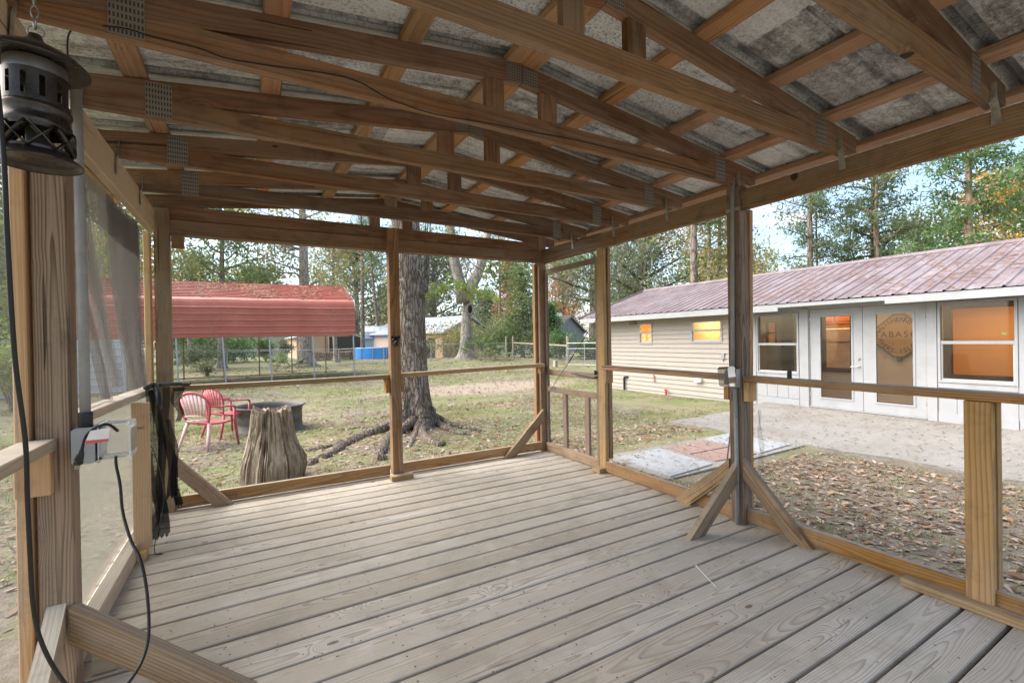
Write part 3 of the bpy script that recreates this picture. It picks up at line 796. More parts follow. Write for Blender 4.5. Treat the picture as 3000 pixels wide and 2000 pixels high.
brace((2.692, 4.085, .45), (2.19, 4.06, 0), .089, .037)
brace((-.488, 4.085, .41), (-.125, 4.05, 0), .089, .037)
brace((-.536, 2.10, .325), (-.005, 1.855, 0), .108, .038)
brace((-.58, 2.104, .335), (-.575, 1.72, 0), .07, .05, W_PALE)

# screen door in the right wall
door = bm_('screen_door', W_DOOR, (2.766, 4.095, .02), (2.766, 4.095, 1.935), .028, .05, up=(0, 1, 0), label='narrow grey-brown screen door')
for nm, p0, p1, w, h in (('stile', (2.766, 3.255, .02), (2.766, 3.255, 1.935), .028, .05),):
    bm_(nm, W_DOOR, p0, p1, w, h, parent=door, up=(0, 1, 0))
for z, h in ((1.910, .05), (.845, .058), (.665, .052)):
    bm_('door_rail', W_DOOR, (2.766, 3.28, z), (2.766, 4.07, z), .028, h, parent=door)
bm_('door_rail', W_BRACE, (2.752, 3.235, .052), (2.752, 4.10, .052), .03, .088, parent=door)
for y in (3.776, 3.424): bm_('baluster', W_DOOR, (2.766, y, .09), (2.766, y, .64), .028, .062, parent=door, up=(0, 1, 0))
part('door_spring', M_BLACK, lambda mb: (mb.tube([(2.735, 3.19, 1.42), (2.735, 3.6, 1.03), (2.738, 4.05, .615)], .0028, 5), mb.tube([(2.7355, 3.585, 1.045), (2.736, 3.66, .972)], .006, 6)), door)
part('door_handle', M_BLACKP, lambda mb: (mb.tube([(2.74, 3.24, .845), (2.72, 3.26, .838), (2.715, 3.60, .862)], .008, 6), mb.tube([(2.74, 3.28, .895), (2.725, 3.255, .87)], .012, 6)), door)

# left wall screens: taut lower panel, sagging upper cloth, denser dark band under the beam
def net(name, mat, x, y0, y1, z0, z1, fold, ny=60, nz=24, parent=porch):
    mb = MB(); vs, fs = [], []
    for j in range(nz + 1):
        for i in range(ny + 1):
            t, q = i / ny, j / nz
            yy = y0 + (y1 - y0) * t; zz = z0 + (z1 - z0) * q
            dx, dy, dz = fold(t, q)
            vs.append((x + dx, yy + dy, zz + dz))
    for j in range(nz):
        for i in range(ny):
            k = j * (ny + 1) + i; fs.append((k, k + 1, k + ny + 2, k + ny + 1))
    mb.add(vs, fs); return mb.build(name, mat, parent, smooth=True)
net('screen_panel', M_PLAST, -.632, 2.20, 4.05, .09, .90, lambda t, q: (.006 * math.sin(t * 9) * math.sin(q * 7), 0, 0))
net('screen_panel', M_NETD, -.634, 2.20, 3.98, 1.80, 2.0, lambda t, q: (.008 * math.sin(t * 17), 0, -.03 * t * (1 - q)))
net('screen_panel', M_NET, -.655, -2.4, 2.08, .10, 1.99, lambda t, q: (.01 * math.sin(t * 9) * math.sin(q * 7), 0, 0), 20, 10)
# torn remnant of screen outside the right post
net('torn_screen', M_NET, 2.80, 1.765, 1.785, .22, .72, lambda t, q: (.05 * t + .012 * math.sin(q * 15 + t * 6), -.04 * t * (1 - q), 0), 8, 30)
# grade stamp on the orange stud
def text_mesh(name, txt, size, mat, parent, M, extrude=.0006, align='CENTER'):
    cu = bpy.data.curves.new(name, 'FONT'); cu.body = txt; cu.size = size; cu.extrude = extrude; cu.align_x = align; cu.align_y = 'CENTER'
    o = bpy.data.objects.new(name, cu); COL.objects.link(o)
    cu.materials.append(mat)
    bpy.context.view_layer.update()
    me = bpy.data.meshes.new_from_object(o.evaluated_get(bpy.context.evaluated_depsgraph_get()))
    bpy.data.objects.remove(o); bpy.data.curves.remove(cu)
    me.name = name; me.transform(M)
    org = ORG[parent.name]; me.transform(Matrix.Translation(-org))
    if not me.materials: me.materials.append(mat)
    o = bpy.data.objects.new(name, me); COL.objects.link(o); o.parent = parent; ORG[o.name] = org
    return o
def frame(pos, ex, ey):
    ex, ey = Vector(ex).normalized(), Vector(ey).normalized(); ez = ex.cross(ey)
    M = Matrix((ex, ey, ez)).transposed().to_4x4(); M.translation = pos; return M
text_mesh('grade_stamp', 'S NO', .020, M_DARKM, porch, frame((-.552, 3.3005, .735), (1, 0, 0), (0, 0, 1)))

# ------------------------------------------------------------------ small things hung on, fixed to or lying in the porch
def on_floor_debris():
    n = 420
    x = NR.uniform(-.45, 2.65, n); y = NR.uniform(.9, 4.0, n)
    k = NR.random(n) < .3; x[k] = 2.68 - np.abs(NR.normal(0, .12, k.sum())); 
    P = np.stack([x, y, np.full(n, .0035)], 1); a = NR.uniform(0, 2 * PI, n); L = NR.uniform(.003, .010, n)
    A = np.stack([np.cos(a) * L, np.sin(a) * L, NR.uniform(0, .002, n)], 1); B = np.stack([-np.sin(a) * L * .4, np.cos(a) * L * .4, np.zeros(n)], 1)
    o = cards('leaf_debris', P, A, B, F_DEAD, NR.random(n)); _tag(o, 'tiny dry leaf crumbs scattered over the deck boards', 'leaf crumbs', None, 'stuff')
on_floor_debris()

# lantern
LX, LY, LZ = -.400, 1.400, 1.575
lan = thing('lantern', 'dark bronze hanging lantern with a wide cap and lattice base, beside the left post', 'lantern', (LX, LY, LZ))
def lz(prof, name, mat=M_BRONZE, n=40, parent=None, **kw):
    mb = MB(); mb.lathe([(r, z) for r, z in prof], (LX, LY, LZ), n); return mb.build(name, mat, parent or lan, smooth=True)
lz([(.060, .012), (.066, .004), (.070, 0), (.071, .003), (.066, .010), (.054, .020), (.052, .024)], 'base_rim')
lz([(.001, .012), (.05, .010), (.060, .012)], 'floor_disc')
lz([(.052, .078), (.0535, .085), (.0535, .092), (.052, .096), (.052, .112), (.0545, .118), (.0545, .124), (.052, .128)], 'middle_band')
lz([(.048, .196), (.048, .226), (.047, .228)], 'collar', M_STEEL)
lz([(.084, .226), (.0855, .223), (.085, .229), (.070, .246), (.045, .262), (.022, .275), (.012, .286), (.010, .296), (.0, .298)], 'cap')
lz([(.083, .2255), (.045, .232), (.0, .234)], 'cap_lining')
mb = MB()                                            # upper body: slotted band
N = 12
for i in range(N):
    a0 = 2 * PI * i / N
    mb.lathe([(.052, .128), (.052, .196)], (LX, LY, LZ), 4, 0, a0, a0 + 2 * PI / N * .68)
mb.lathe([(.052, .128), (.052, .138)], (LX, LY, LZ), 36); mb.lathe([(.052, .186), (.052, .198)], (LX, LY, LZ), 36)
mb.build('slotted_body', M_BRONZE, lan, smooth=True)
mb = MB()                                            # lattice
def cyl(a, z, r=.052): return Vector((LX + math.cos(a) * r, LY + math.sin(a) * r, LZ + z))
for i in range(8):
    for sg in (1, -1):
        a0 = 2 * PI * i / 8
        mb.tube([cyl(a0 + sg * t * 2 * PI / 8, .024 + .054 * t) for t in (0, .25, .5, .75, 1)], .0075, 6, flat=.3)
mb.lathe([(.052, .020), (.052, .030)], (LX, LY, LZ), 36); mb.lathe([(.052, .072), (.052, .080)], (LX, LY, LZ), 36)
mb.build('lattice', M_BRONZE, lan, smooth=True)
mb = MB(); mb.lathe([(.018, .014), (.018, .20)], (LX, LY, LZ), 16); mb.build('burner_tube', M_DARKM, lan, smooth=True)
mb = MB()
mb.tube([(LX + .013 * math.cos(t), LY + .004, LZ + .306 + .013 * math.sin(t)) for t in [2 * PI * k / 14 for k in range(15)]], .0016, 6, cap=False)
mb.build('ring', M_STEEL, lan, smooth=True)
mb = MB()
for k in range(8):
    z0 = LZ + .322 + k * .0275
    ex = (1, 0) if k % 2 else (0, 1)
    mb.tube([(LX + .006 * math.cos(t) * ex[0], LY + .006 * math.cos(t) * ex[1], z0 + .014 * math.sin(t)) for t in [2 * PI * q / 12 for q in range(13)]], .0017, 5, cap=False)
mb.build('chain', M_STEEL, lan, smooth=True)
mb = MB()
mb.tube([(LX, LY, 2.080), (LX, LY + .02, 2.10), (LX, LY + .03, 2.11)], .002, 6); mb.build('ceiling_hook', M_STEEL, lan)
bm_('nailer', W_FRAME, (-.57, 1.43, 2.20), (.05, 1.43, 2.20), .038, .089)

lan.scale = (1.07, 1.07, .96); lan.location.z += .030
# left outlet box with bubble cover, conduit
ob = thing('outlet_box', 'grey outlet box with clear bubble cover and tall conduit on the near left post', 'outlet box', (-.50, 2.12, .80))
part('box', M_GREYBOX, lambda mb: mb.beam((-.505, 2.04, .868), (-.505, 2.16, .868), .06, .118, ch=.006), ob)
part('gasket', M_BLACKP, lambda mb: mb.beam((-.478, 2.042, .868), (-.478, 2.158, .868), .008, .112, ch=.002), ob)
part('cover_bright_edges', M_WHITEP, lambda mb: [mb.beam((xa, ya, .815), (xa, ya, .930), .004, .004, up=(0, 1, 0), ch=.001) for xa in (-.470, -.386) for ya in (2.054, 2.151)] + [mb.beam((-.470, ya, za_), (-.386, ya, za_), .004, .004, ch=.001) for ya in (2.054, 2.151) for za_ in (.814, .931)] + [mb.beam((xa, 2.054, za_), (xa, 2.151, za_), .004, .004, ch=.001) for xa in (-.470, -.386) for za_ in (.8145, .9305)], ob)  # white bars added to paint the bright edges of the clear cover
cv = part('bubble_cover', M_CLEAR, lambda mb: mb.beam((-.427, 2.055, .872), (-.427, 2.150, .872), .088, .118, ch=.018), ob)
part('cover_frame', M_CLEAR, lambda mb: [mb.beam((-.470, 2.046, z), (-.470, 2.154, z), .012, .010) for z in (.812, .932)], cv)
part('receptacle', M_WHITEP, lambda mb: mb.beam((-.470, 2.07, .868), (-.470, 2.13, .868), .012, .07, ch=.004), ob)
part('conduit', M_PVC, lambda mb: mb.tube([(-.508, 2.085, .945), (-.508, 2.085, 1.35), (-.512, 2.09, 1.75), (-.515, 2.095, 2.12)], .0145, 14), ob, smooth=True)
part('conduit_socket', M_BLACKP, lambda mb: mb.lathe([(.0, .062), (.019, .062), (.020, .058), (.020, .012), (.016, 0), (0, 0)], (-.508, 2.085, .915), 16), ob, smooth=True)
part('cable_and_crack_line', M_BLACK, lambda mb: mb.tube(path3([(-.515, 2.095, 2.10), (-.515, 2.05, 2.13), (-.50, 1.95, 2.14), (-.46, 1.86, 2.165)] + [ony(u, v, 1.815) for u, v in ((330, 76), (425, 102), (560, 135), (680, 174), (1000, 223), (1125, 285), (1263, 332), (1440, 362), (1553, 385), (1680, 408), (1850, 451), (1978, 486), (2090, 520))], 4), .0024, 6), ob, smooth=True)  # past the conduit it stands in for a dark crack line along the chord

# black extension cord: from above the frame, past the lantern, looping up into the cover
cd = thing('extension_cord', 'black extension cord hanging past the lantern and looping up to the left outlet box', 'cord', (-.5, 1.3, 0))
w1 = [ond(-30, 60, .86), ond(-8, 250, .86), ond(8, 420, .86), ond(16, 560, .86), ond(22, 700, .87), ond(33, 900, .88), ond(47, 1080, .89), ond(74, 1290, .90), ond(80, 1450, .91),
      ond(88, 1620, .93), ond(97, 1770, .95), ond(118, 1870, .97), ond(165, 1965, 1.0), ond(230, 2040, 1.05), ond(310, 2060, 1.12), ond(375, 2000, 1.18), ond(418, 1930, 1.24), ond(436, 1850, 1.28),
      ond(430, 1730, 1.33), ond(412, 1640, 1.36), ond(383, 1580, 1.39), ond(360, 1500, 1.43), ond(352, 1420, 1.45), ond(341, 1365, 1.47), ond(339, 1335, 1.48)]
part('cable', M_BLACK, lambda mb: mb.tube(path3(w1), .0042, 8), cd, smooth=True)
pl = path3([ond(345, 1262, 1.47), ond(318, 1243, 1.44), (ond(283, 1250, 1.42)), ond(255, 1272, 1.42), ond(244, 1300, 1.42), ond(239, 1322, 1.42)])
part('plug_lead', M_BLACK, lambda mb: mb.tube(pl, .0045, 8), cd, smooth=True)
part('plug', M_BLACKP, lambda mb: (mb.tube([ond(239, 1318, 1.42), ond(235, 1332, 1.42), ond(230, 1348, 1.42)], [.006, .010, .012], 10), mb.beam(ond(223, 1354, 1.42), ond(236, 1354, 1.42), .02, .016, ch=.004)), cd)
part('plug_pins', M_STEEL, lambda mb: [mb.beam(ond(224 + dx, 1360, 1.42), ond(221 + dx, 1374, 1.42), .006, .0015, up=(0, 1, 0)) for dx in (0, 9)], cd)
def tagq(mb):
    a, b, c, d = ond(247, 1300, 1.40), ond(318, 1292, 1.42), ond(322, 1252, 1.43), ond(264, 1262, 1.41)
    mb.prism([a, b, c, d], (0, .0012, 0))
    mb.quad(a + Vector((0, -.001, -.001)), b + Vector((0, -.001, 0)), b + Vector((.001, 0, .008)), a + Vector((.004, 0, .010)), 1)
part('warning_tag', [M_TAG, M_REDP], tagq, cd)

ob.location.x += .016
# right outlet with its conduit
o2 = thing('outlet_box', 'grey outlet box with smoky cover and thin conduit on the middle right post', 'outlet box', (2.67, 1.86, 0))
part('box', M_GREYBOX, lambda mb: mb.beam((2.672, 1.81, .93), (2.672, 1.885, .93), .045, .115, ch=.005), o2)
cv = part('bubble_cover', M_SMOKE, lambda mb: mb.beam((2.612, 1.812, .945), (2.612, 1.884, .938), .074, .125, ch=.014), o2)
part('receptacle', M_BLACKP, lambda mb: mb.beam((2.632, 1.825, .935), (2.632, 1.872, .935), .02, .08, ch=.004), o2)
part('conduit', M_PVC, lambda mb: (mb.tube([(2.672, 1.848, .985), (2.676, 1.845, 1.5), (2.68, 1.84, 2.02), (2.682, 1.835, 2.20)], .0125, 12)), o2, smooth=True)
part('conduit', M_PVC, lambda mb: (mb.tube([(2.674, 1.835, .875), (2.674, 1.832, .4), (2.670, 1.83, .004)], .0125, 12)), o2, smooth=True)
part('strap', M_GALV, lambda mb: mb.beam((2.688, 1.80, 2.0), (2.688, 1.89, 2.0), .006, .02), o2)

# black torn screen bundled over the corner of the rails
bn = thing('torn_black_screen', 'torn black screen cloth hanging in strips over the far left rail corner', 'screen cloth', (-.5, 4.0, 0))
def strip(a, b, w0, w1, seed, n=26, m=9):
    q = random.Random(seed); a, b = Vector(a), Vector(b); mb = MB(); vs, fs = [], []
    ph = q.uniform(0, 6)
    for j in range(n + 1):
        t = j / n; c = a.lerp(b, t); w = w0 + (w1 - w0) * t
        for i in range(m + 1):
            s_ = i / m - .5
            f = .018 * math.sin(s_ * 15 + ph + t * 2.2) + .012 * math.sin(t * 7 + ph)
            vs.append((c.x + s_ * w + .012 * math.sin(t * 9 + ph), c.y + f + s_ * w * .35, c.z + (.012 * math.sin(s_ * 40 + ph) if j == n else 0)))
    for j in range(n):
        for i in range(m):
            k = j * (m + 1) + i; fs.append((k, k + 1, k + m + 2, k + m + 1))
    mb.add(vs, fs); return mb.build('cloth_strip', M_BNET, bn, smooth=True)
strip((-.545, 3.52, .93), (-.520, 3.40, .05), 0.038, 0.068, 1); strip((-.530, 3.62, .92), (-.490, 3.52, .03), 0.038, 0.060, 2); strip((-.505, 3.80, .92), (-.455, 3.74, .20), 0.038, 0.060, 3)
strip((-.535, 3.75, .95), (-.50, 3.70, .12), 0.038, 0.045, 5); strip((-.455, 3.98, .90), (-.44, 3.97, .66), 0.068, 0.030, 4); strip((-.475, 3.86, .70), (-.44, 3.80, .12), 0.022, 0.038, 6)
mb = MB(); mb.tube(path3([(-.55, 3.50, .945), (-.52, 3.56, .955), (-.49, 3.50, .90), (-.485, 3.47, .83)]), [.016] * 19, 8, lump=.15); mb.tube(path3([(-.53, 3.8, .935), (-.47, 3.95, .93), (-.40, 4.03, .915), (-.375, 4.03, .925)]), [.013] * 14 + [.009, .006, .005, .004, .003], 8, lump=.3)
mb.build('rolled_hem', M_BLACKP, bn, smooth=True)
mb = MB(); mb.tube(path3([(-.515, 3.45, .80), (-.53, 3.40, .66), (-.50, 3.42, .55), (-.46, 3.40, .30), (-.50, 3.33, .03), (-.46, 3.30, .004)]), .008, 6, flat=.25)
mb.build('spline_cord', M_BLACKP, bn, smooth=True)

# loose grey screen sagging from the left beam
cu = thing('sagging_screen', 'loose grey screen cloth gathered in folds below the left eave beam', 'screen cloth', (-.62, 3.1, .9))
def sag(t, q):
    g_ = math.exp(-((t - .62 + .12 * (1 - q)) / .22) ** 2)
    f = .030 * math.sin(t * 46 + q * 5) * g_ + .016 * math.sin(t * 17 + 3 * q)
    return (f - .01, -.10 * g_ * math.sin(q * PI), .05 * math.sin(t * 9) * (q * (1 - q)))
net('cloth', M_NET, -.640, 2.24, 4.02, .90, 1.99, sag, 150, 40, cu)
def sag2(t, q):
    return (.02 * math.sin(t * 30 + q * 6) + .012, (-.42 + .55 * (1 - q)) * (1 - q) * .9, 0)
net('cloth_fold', M_NET, -.630, 3.30, 3.78, .93, 1.96, lambda t, q: (.028 * math.sin(t * 42 + q * 4), .22 * (1 - q) ** 2 + .02 * math.sin(q * 9) - .25 * q * q, 0), 80, 30, cu)
net('cloth_fold', M_NET, -.628, 2.55, 2.68, .98, 1.97, lambda t, q: (.018 * math.sin(t * 16 + q * 3), .62 * (1 - q) ** 1.4, 0), 24, 30, cu)

for k, (ya, yb, w) in enumerate(((2.40, 2.95, .025), (3.05, 3.55, .03), (3.62, 3.80, .03))):
    net('cloth_fold', M_NET, -.622 + .004 * k, ya, ya + w, .94, 1.98, lambda t, q: (.02 * math.sin(t * 8 + q * 5 + k), (yb - ya) * (1 - q) ** 1.5 + .02 * math.sin(q * 8 + k), 0), 10, 30, cu)
# bear head on the middle post
bh = thing('bear_head', 'black cast bear head fixed to the far middle post', 'wall ornament', (1.105, 3.99, 1.16))
def blob(mb, c, r, n=14, m=10):
    vs, fs = [], []
    for j in range(m + 1):
        ph = PI * j / m
        for i in range(n):
            th = 2 * PI * i / n
            vs.append((c[0] + r[0] * math.sin(ph) * math.cos(th), c[1] + r[1] * math.sin(ph) * math.sin(th), c[2] + r[2] * math.cos(ph)))
    for j in range(m):
        for i in range(n): fs.append((j * n + i, j * n + (i + 1) % n, j * n + n + (i + 1) % n, j * n + n + i))
    mb.add(vs, fs)
M_CAST = flat('black_cast_iron', (.012, .012, .013), .35, .3, .2, 30, .2)
part('skull', M_CAST, lambda mb: (blob(mb, (1.104, 3.985, 1.212), (.034, .028, .030)), blob(mb, (1.104, 3.962, 1.192), (.019, .026, .017)), blob(mb, (1.104, 3.980, 1.178), (.022, .020, .022))), bh, smooth=True)
for sx in (-1, 1): part('ear', M_CAST, lambda mb: blob(mb, (1.104 + sx * .031, 3.985, 1.236), (.012, .007, .012)), bh, smooth=True)
part('nose', M_BLACKP, lambda mb: blob(mb, (1.104, 3.938, 1.196), (.008, .006, .006)), bh, smooth=True)
part('jaw', M_CAST, lambda mb: blob(mb, (1.104, 3.966, 1.166), (.012, .018, .010)), bh, smooth=True)

# small black cup on the right rail
pc = onx(2313, 1100, 2.742)
mb = MB(); mb.lathe([(0, 0), (.012, 0), (.0125, .002), (.0125, .040), (.0105, .042), (.009, .040), (.009, .034), (0, .034)], (2.742, pc.y, .944), 18)
_tag(mb.build('plastic_cap', M_BLACKP), 'small black plastic cap standing on the right rail', 'cap')
# zip tie on the deck
za, zb_ = onz(2041, 1658, .003), onz(2097, 1718, .003)
zt = thing('cable_tie', 'thin white cable tie lying on the deck boards', 'cable tie', tuple(za))
part('strap', M_ZIP, lambda mb: mb.beam(za, zb_, .0045, .002, ch=.0004), zt)
part('lock_head', M_ZIP, lambda mb: mb.beam(za, za + (za - zb_).normalized() * .007, .008, .005, ch=.001), zt)
# cup hooks under the chords
def hook(p, label):
    p = Vector(p); mb = MB()
    mb.tube([p, p + Vector((0, 0, -.012))] + [p + Vector((.008 - .008 * math.cos(t), 0, -.012 - .009 * math.sin(t))) for t in (.4, .9, 1.5, 2.1, 2.6, 3.1, 3.5)], .0013, 6)
    _tag(mb.build('cup_hook', M_STEEL, smooth=True), label, 'hook', 'cup hooks under the truss chords')
hook(onz(338, 127, 2.156), 'small steel cup hook in the rafter beside the lantern')
hook(onz(2407, 446, 2.156), 'small steel cup hook nearest the right eave beam')
hook(onz(2118, 540, 2.156), 'small steel cup hook above the middle right post')
# copper wires
def wire(pts, label):
    mb = MB(); mb.tube(path3(pts), .0012, 5); _tag(mb.build('copper_wire', M_COPPER, smooth=True), label, 'wire', 'copper wires dangling from the trusses')
wire([ony(1570, 232, 1.80), ony(1600, 240, 1.76), ony(1630, 222, 1.72), ony(1652, 198, 1.70)], 'copper wire looping from the nearest ridge plate')
wire([ony(1372, 395, 2.40), ony(1371, 430, 2.40), ony(1375, 490, 2.40)], 'copper wire dangling straight from the second ridge plate')
wire([ony(1272, 515, 2.99), ony(1273, 560, 2.99), ony(1271, 617, 2.99)], 'copper wire hanging from the far ridge')
# stretched cable outside the right post
mb = MB(); mb.tube([(2.822, 1.87, .98), (2.95, 2.05, .62), (3.02, 2.16, .2), (3.10, 2.30, -.36)], .006, 6); mb.tube([(3.0, 2.13, .30), (3.005, 2.135, .27)], .012, 6)
_tag(mb.build('guy_cable', M_PVC, smooth=True), 'thin grey cable slanting down outside the middle right post', 'cable')
# ------------------------------------------------------------------ the white house across the patio
HX = 10.4
hs = thing('house', 'single storey house with cream siding, white french doors and a faded burgundy metal roof', 'house', (11.5, 5, -.5))
def hp(name, mat, fn, parent=None, label=None, **kw):
    return part(name, mat, fn, parent or hs, label, **kw)
# lap siding, drawn round the two small windows
EXPO = .127
def siding(mb, y0, y1, z0, z1, x=HX):
    k0 = math.floor((z0 + .52) / EXPO); z = -.52 + k0 * EXPO
    while z < z1 - 1e-6:
        a, b = max(z, z0), min(z + EXPO, z1)
        xa = x - .024 * (1 - (a - z) / EXPO); xb = x - .024 * (1 - (b - z) / EXPO)
        mid = min(b, z + EXPO * .5); xm = x - .010
        mb.quad((xa, y0, a), (xa, y1, a), (xb - .0, y1, b), (xb, y0, b))
        if a > z0 or True: mb.quad((x, y0, a), (x, y1, a), (xa, y1, a), (xa, y0, a))
        z += EXPO
def sidewall(mb):
    for (y0, y1, z0, z1) in ((6.66, 7.46, -.52, 1.86), (7.46, 8.42, -.52, 1.015), (7.46, 8.42, 1.61, 1.86), (8.42, 9.79, -.52, 1.86), (9.79, 10.33, -.52, .98), (9.79, 10.33, 1.63, 1.86), (10.33, 12.20, -.52, 1.86)):
        siding(mb, y0, y1, z0, z1)
hp('siding_wall', M_SIDING, sidewall)
hp('corner_trim', M_WHITE, lambda mb: (mb.box(10.372, 10.42, 12.20, 12.29, -.55, 1.80)))
hp('gable_wall', M_SIDING, lambda mb: mb.add([(10.42, 12.27, -.6), (15.9, 12.27, -.6), (15.9, 12.27, 1.8), (13, 12.27, 2.85), (10.42, 12.27, 1.8)], [(0, 1, 2, 3, 4)]))
hp('back_wall', M_SIDING, lambda mb: mb.box(15.85, 15.95, -8, 12.2, -.6, 1.9))
def panelwall(mb):
    for (y0, y1, z0, z1) in ((6.56, 6.66, -.5, 1.86), (5.60, 6.56, 1.665, 1.86), (5.60, 6.56, -.5, .32), (5.385, 5.60, -.5, 1.86), (3.43, 5.385, 1.725, 1.86), (3.43, 5.385, -.5, -.345), (3.27, 3.43, -.5, 1.86), (2.31, 3.27, 1.71, 1.86), (2.31, 3.27, -.5, .33), (-8, 2.31, -.5, 1.86)):
        mb.box(HX, HX + .09, y0, y1, z0, z1)
    for y0, y1 in ((5.6, 6.56), (2.31, 3.27), (-8, 2.31)):         # grooved boards under the windows: raised strips
        n = max(1, round((y1 - y0) / .27)); w = (y1 - y0) / n
        for i in range(n): mb.box(HX - .010, HX, y0 + i * w + .004, y0 + (i + 1) * w - .004, -.21, .215 if y0 > 0 else 1.8)
hp('panel_wall', M_WHITE, panelwall)
def trims(mb):
    mb.box(HX - .022, HX, 5.405, 5.585, -.44, 1.735); mb.box(HX - .022, HX, 3.285, 3.42, -.44, 1.72); mb.box(HX - .022, HX, 6.575, 6.655, -.44, 1.72)
    mb.box(HX - .022, HX, 2.12, 2.295, -.44, 1.72)
    mb.box(HX - .018, HX, 5.60, 6.56, .222, .312); mb.box(HX - .018, HX, 2.31, 3.27, .236, .322)
    mb.box(HX - .018, HX, 5.60, 6.56, -.43, -.222); mb.box(HX - .018, HX, 2.31, 3.27, -.42, -.20); mb.box(HX - .018, HX, -8, 2.10, -.42, -.20)
hp('trim_boards', M_WHITE, trims)
hp('caulk_lines', M_WHITED, lambda mb: [mb.box(HX - .004, HX, y - .005, y + .005, -.42, 1.7) for y in (5.396, 5.594, 3.426, 3.278, 2.303)] + [mb.box(HX - .004, HX, 5.6, 6.56, .2155, .2215), mb.box(HX - .004, HX, 2.31, 3.27, .2295, .2355)])

def window(y0, y1, z0, z1, zm, fr=.035, mat=M_WHITE, sashmat=M_ALU, label=None):
    w = hp('window', mat, lambda mb: (mb.box(HX - .028, HX + .05, y0, y0 + fr, z0, z1), mb.box(HX - .028, HX + .05, y1 - fr, y1, z0, z1), mb.box(HX - .028, HX + .05, y0 + fr, y1 - fr, z1 - fr, z1), mb.box(HX - .032, HX + .05, y0 + fr, y1 - fr, z0, z0 + fr)), label=label)
    a, b = y0 + fr, y1 - fr
    hp('meeting_rail', mat, lambda mb: mb.box(HX - .016, HX + .045, a, b, zm - .026, zm + .026), w)
    s = .022
    hp('lower_sash', sashmat, lambda mb: (mb.box(HX + .0, HX + .03, a, a + s, z0 + fr, zm - .026), mb.box(HX + .0, HX + .03, b - s, b, z0 + fr, zm - .026), mb.box(HX + .0, HX + .03, a + s, b - s, z0 + fr, z0 + fr + .03)), w)
    hp('pane', M_GLASS, lambda mb: mb.box(HX + .014, HX + .018, a + .001, b - .001, z0 + fr + .001, zm - .02), w)
    hp('pane', M_GLASS, lambda mb: mb.box(HX + .028, HX + .032, a + .001, b - .001, zm + .02, z1 - fr - .001), w)
    return w
window(9.79, 10.33, .98, 1.63, 1.315, .055, M_WHITE, M_ALU, 'small square lit window')
window(7.46, 8.42, 1.015, 1.61, 1.345, .05, M_WHITE, M_ALU, 'wide low lit window')
window(5.60, 6.56, .32, 1.665, .985, .035)
wb = window(2.31, 3.27, .33, 1.71, 1.015, .035)
hp('sticker', M_GREEN, lambda mb: mb.prism([(HX + .024, 2.47 + .03 * math.cos(t), 1.155 + .012 * math.sin(t)) for t in [k * PI / 5 for k in range(10)]], (-.002, 0, 0)), wb)
def fdoor(y0, y1, g0, g1, label=None):
    d = hp('french_door', M_WHITE, lambda mb: (mb.box(HX + .012, HX + .056, y0, g0, -.325, 1.715), mb.box(HX + .012, HX + .056, g1, y1, -.325, 1.715), mb.box(HX + .012, HX + .056, g0, g1, 1.56, 1.715), mb.box(HX + .012, HX + .056, g0, g1, -.325, -.125)), label=label)
    f = .028
    hp('glass_frame', M_WHITE, lambda mb: (mb.box(HX + .001, HX + .0115, g0 - f, g0 + .004, -.125 - f, 1.56 + f), mb.box(HX + .001, HX + .0115, g1 - .004, g1 + f, -.125 - f, 1.56 + f), mb.box(HX + .001, HX + .0115, g0 + .004, g1 - .004, 1.556, 1.56 + f), mb.box(HX + .001, HX + .0115, g0 + .004, g1 - .004, -.125 - f, -.121)), d)
    hp('pane', M_GLASS, lambda mb: mb.box(HX + .03, HX + .035, g0 + .001, g1 - .001, -.124, 1.559), d)
    return d
d1 = fdoor(4.412, 5.378, 4.60, 5.175, 'left french door with satin lever')
d2 = fdoor(3.436, 4.404, 3.62, 4.19, 'right french door')
def knob(mb):
    def rose(y, z): mb.tube([(HX + .012, y, z), (HX - .004, y, z)], .032, 18)
    rose(4.482, .70); rose(4.482, .55)
    mb.tube([(HX - .003, 4.482, .70), (HX - .018, 4.482, .70)], .018, 14)
    mb.tube([(HX - .003, 4.482, .55), (HX - .05, 4.482, .55)], .012, 12); mb.tube(path3([(HX - .048, 4.482, .55), (HX - .052, 4.53, .548), (HX - .047, 4.60, .535)]), .008, 10)
hp('lever_and_lock', M_HINGE, knob, d1, smooth=False)
for y in (5.379, 3.434): hp('hinges', M_HINGE, lambda mb: [mb.tube([(HX + .006, y, z), (HX + .006, y, z + .09)], .007, 8) for z in (-.12, .65, 1.45)], d1 if y > 5 else d2)
hp('threshold', M_WHITE, lambda mb: mb.box(HX - .03, HX + .09, 3.43, 5.385, -.345, -.328))

# roof
EX, EZ, RX, RZ = 9.85, 1.865, 13.0, 2.945
def hroof(mb, far=False):
    y = -8.0; prof = []
    while y < 12.56:
        prof += [(y, 0), (y + .015, .024), (y + .035, .024), (y + .05, 0), (y + .105, .0), (y + .112, .005), (y + .122, .005), (y + .129, 0)]
        y += .229
    prof.append((12.57, 0)); n = len(prof)
    xs = [RX - .01, RX - 1.0, RX - 2.0, EX] if not far else [RX + .01, RX + 1.5, 16.15]
    vs = [(x, yy, (RZ - (RZ - EZ) * abs(x - RX) / (RX - EX)) + h + .003 * math.sin(x * 3 + yy * 2.3)) for x in xs for (yy, h) in prof]
    fs = [(i * n + k, i * n + n + k, i * n + n + k + 1, i * n + k + 1) for i in range(len(xs) - 1) for k in range(n - 1)]
    mb.add(vs, fs)
rf = hp('roof', M_MAUVE, lambda mb: (hroof(mb), hroof(mb, True)))
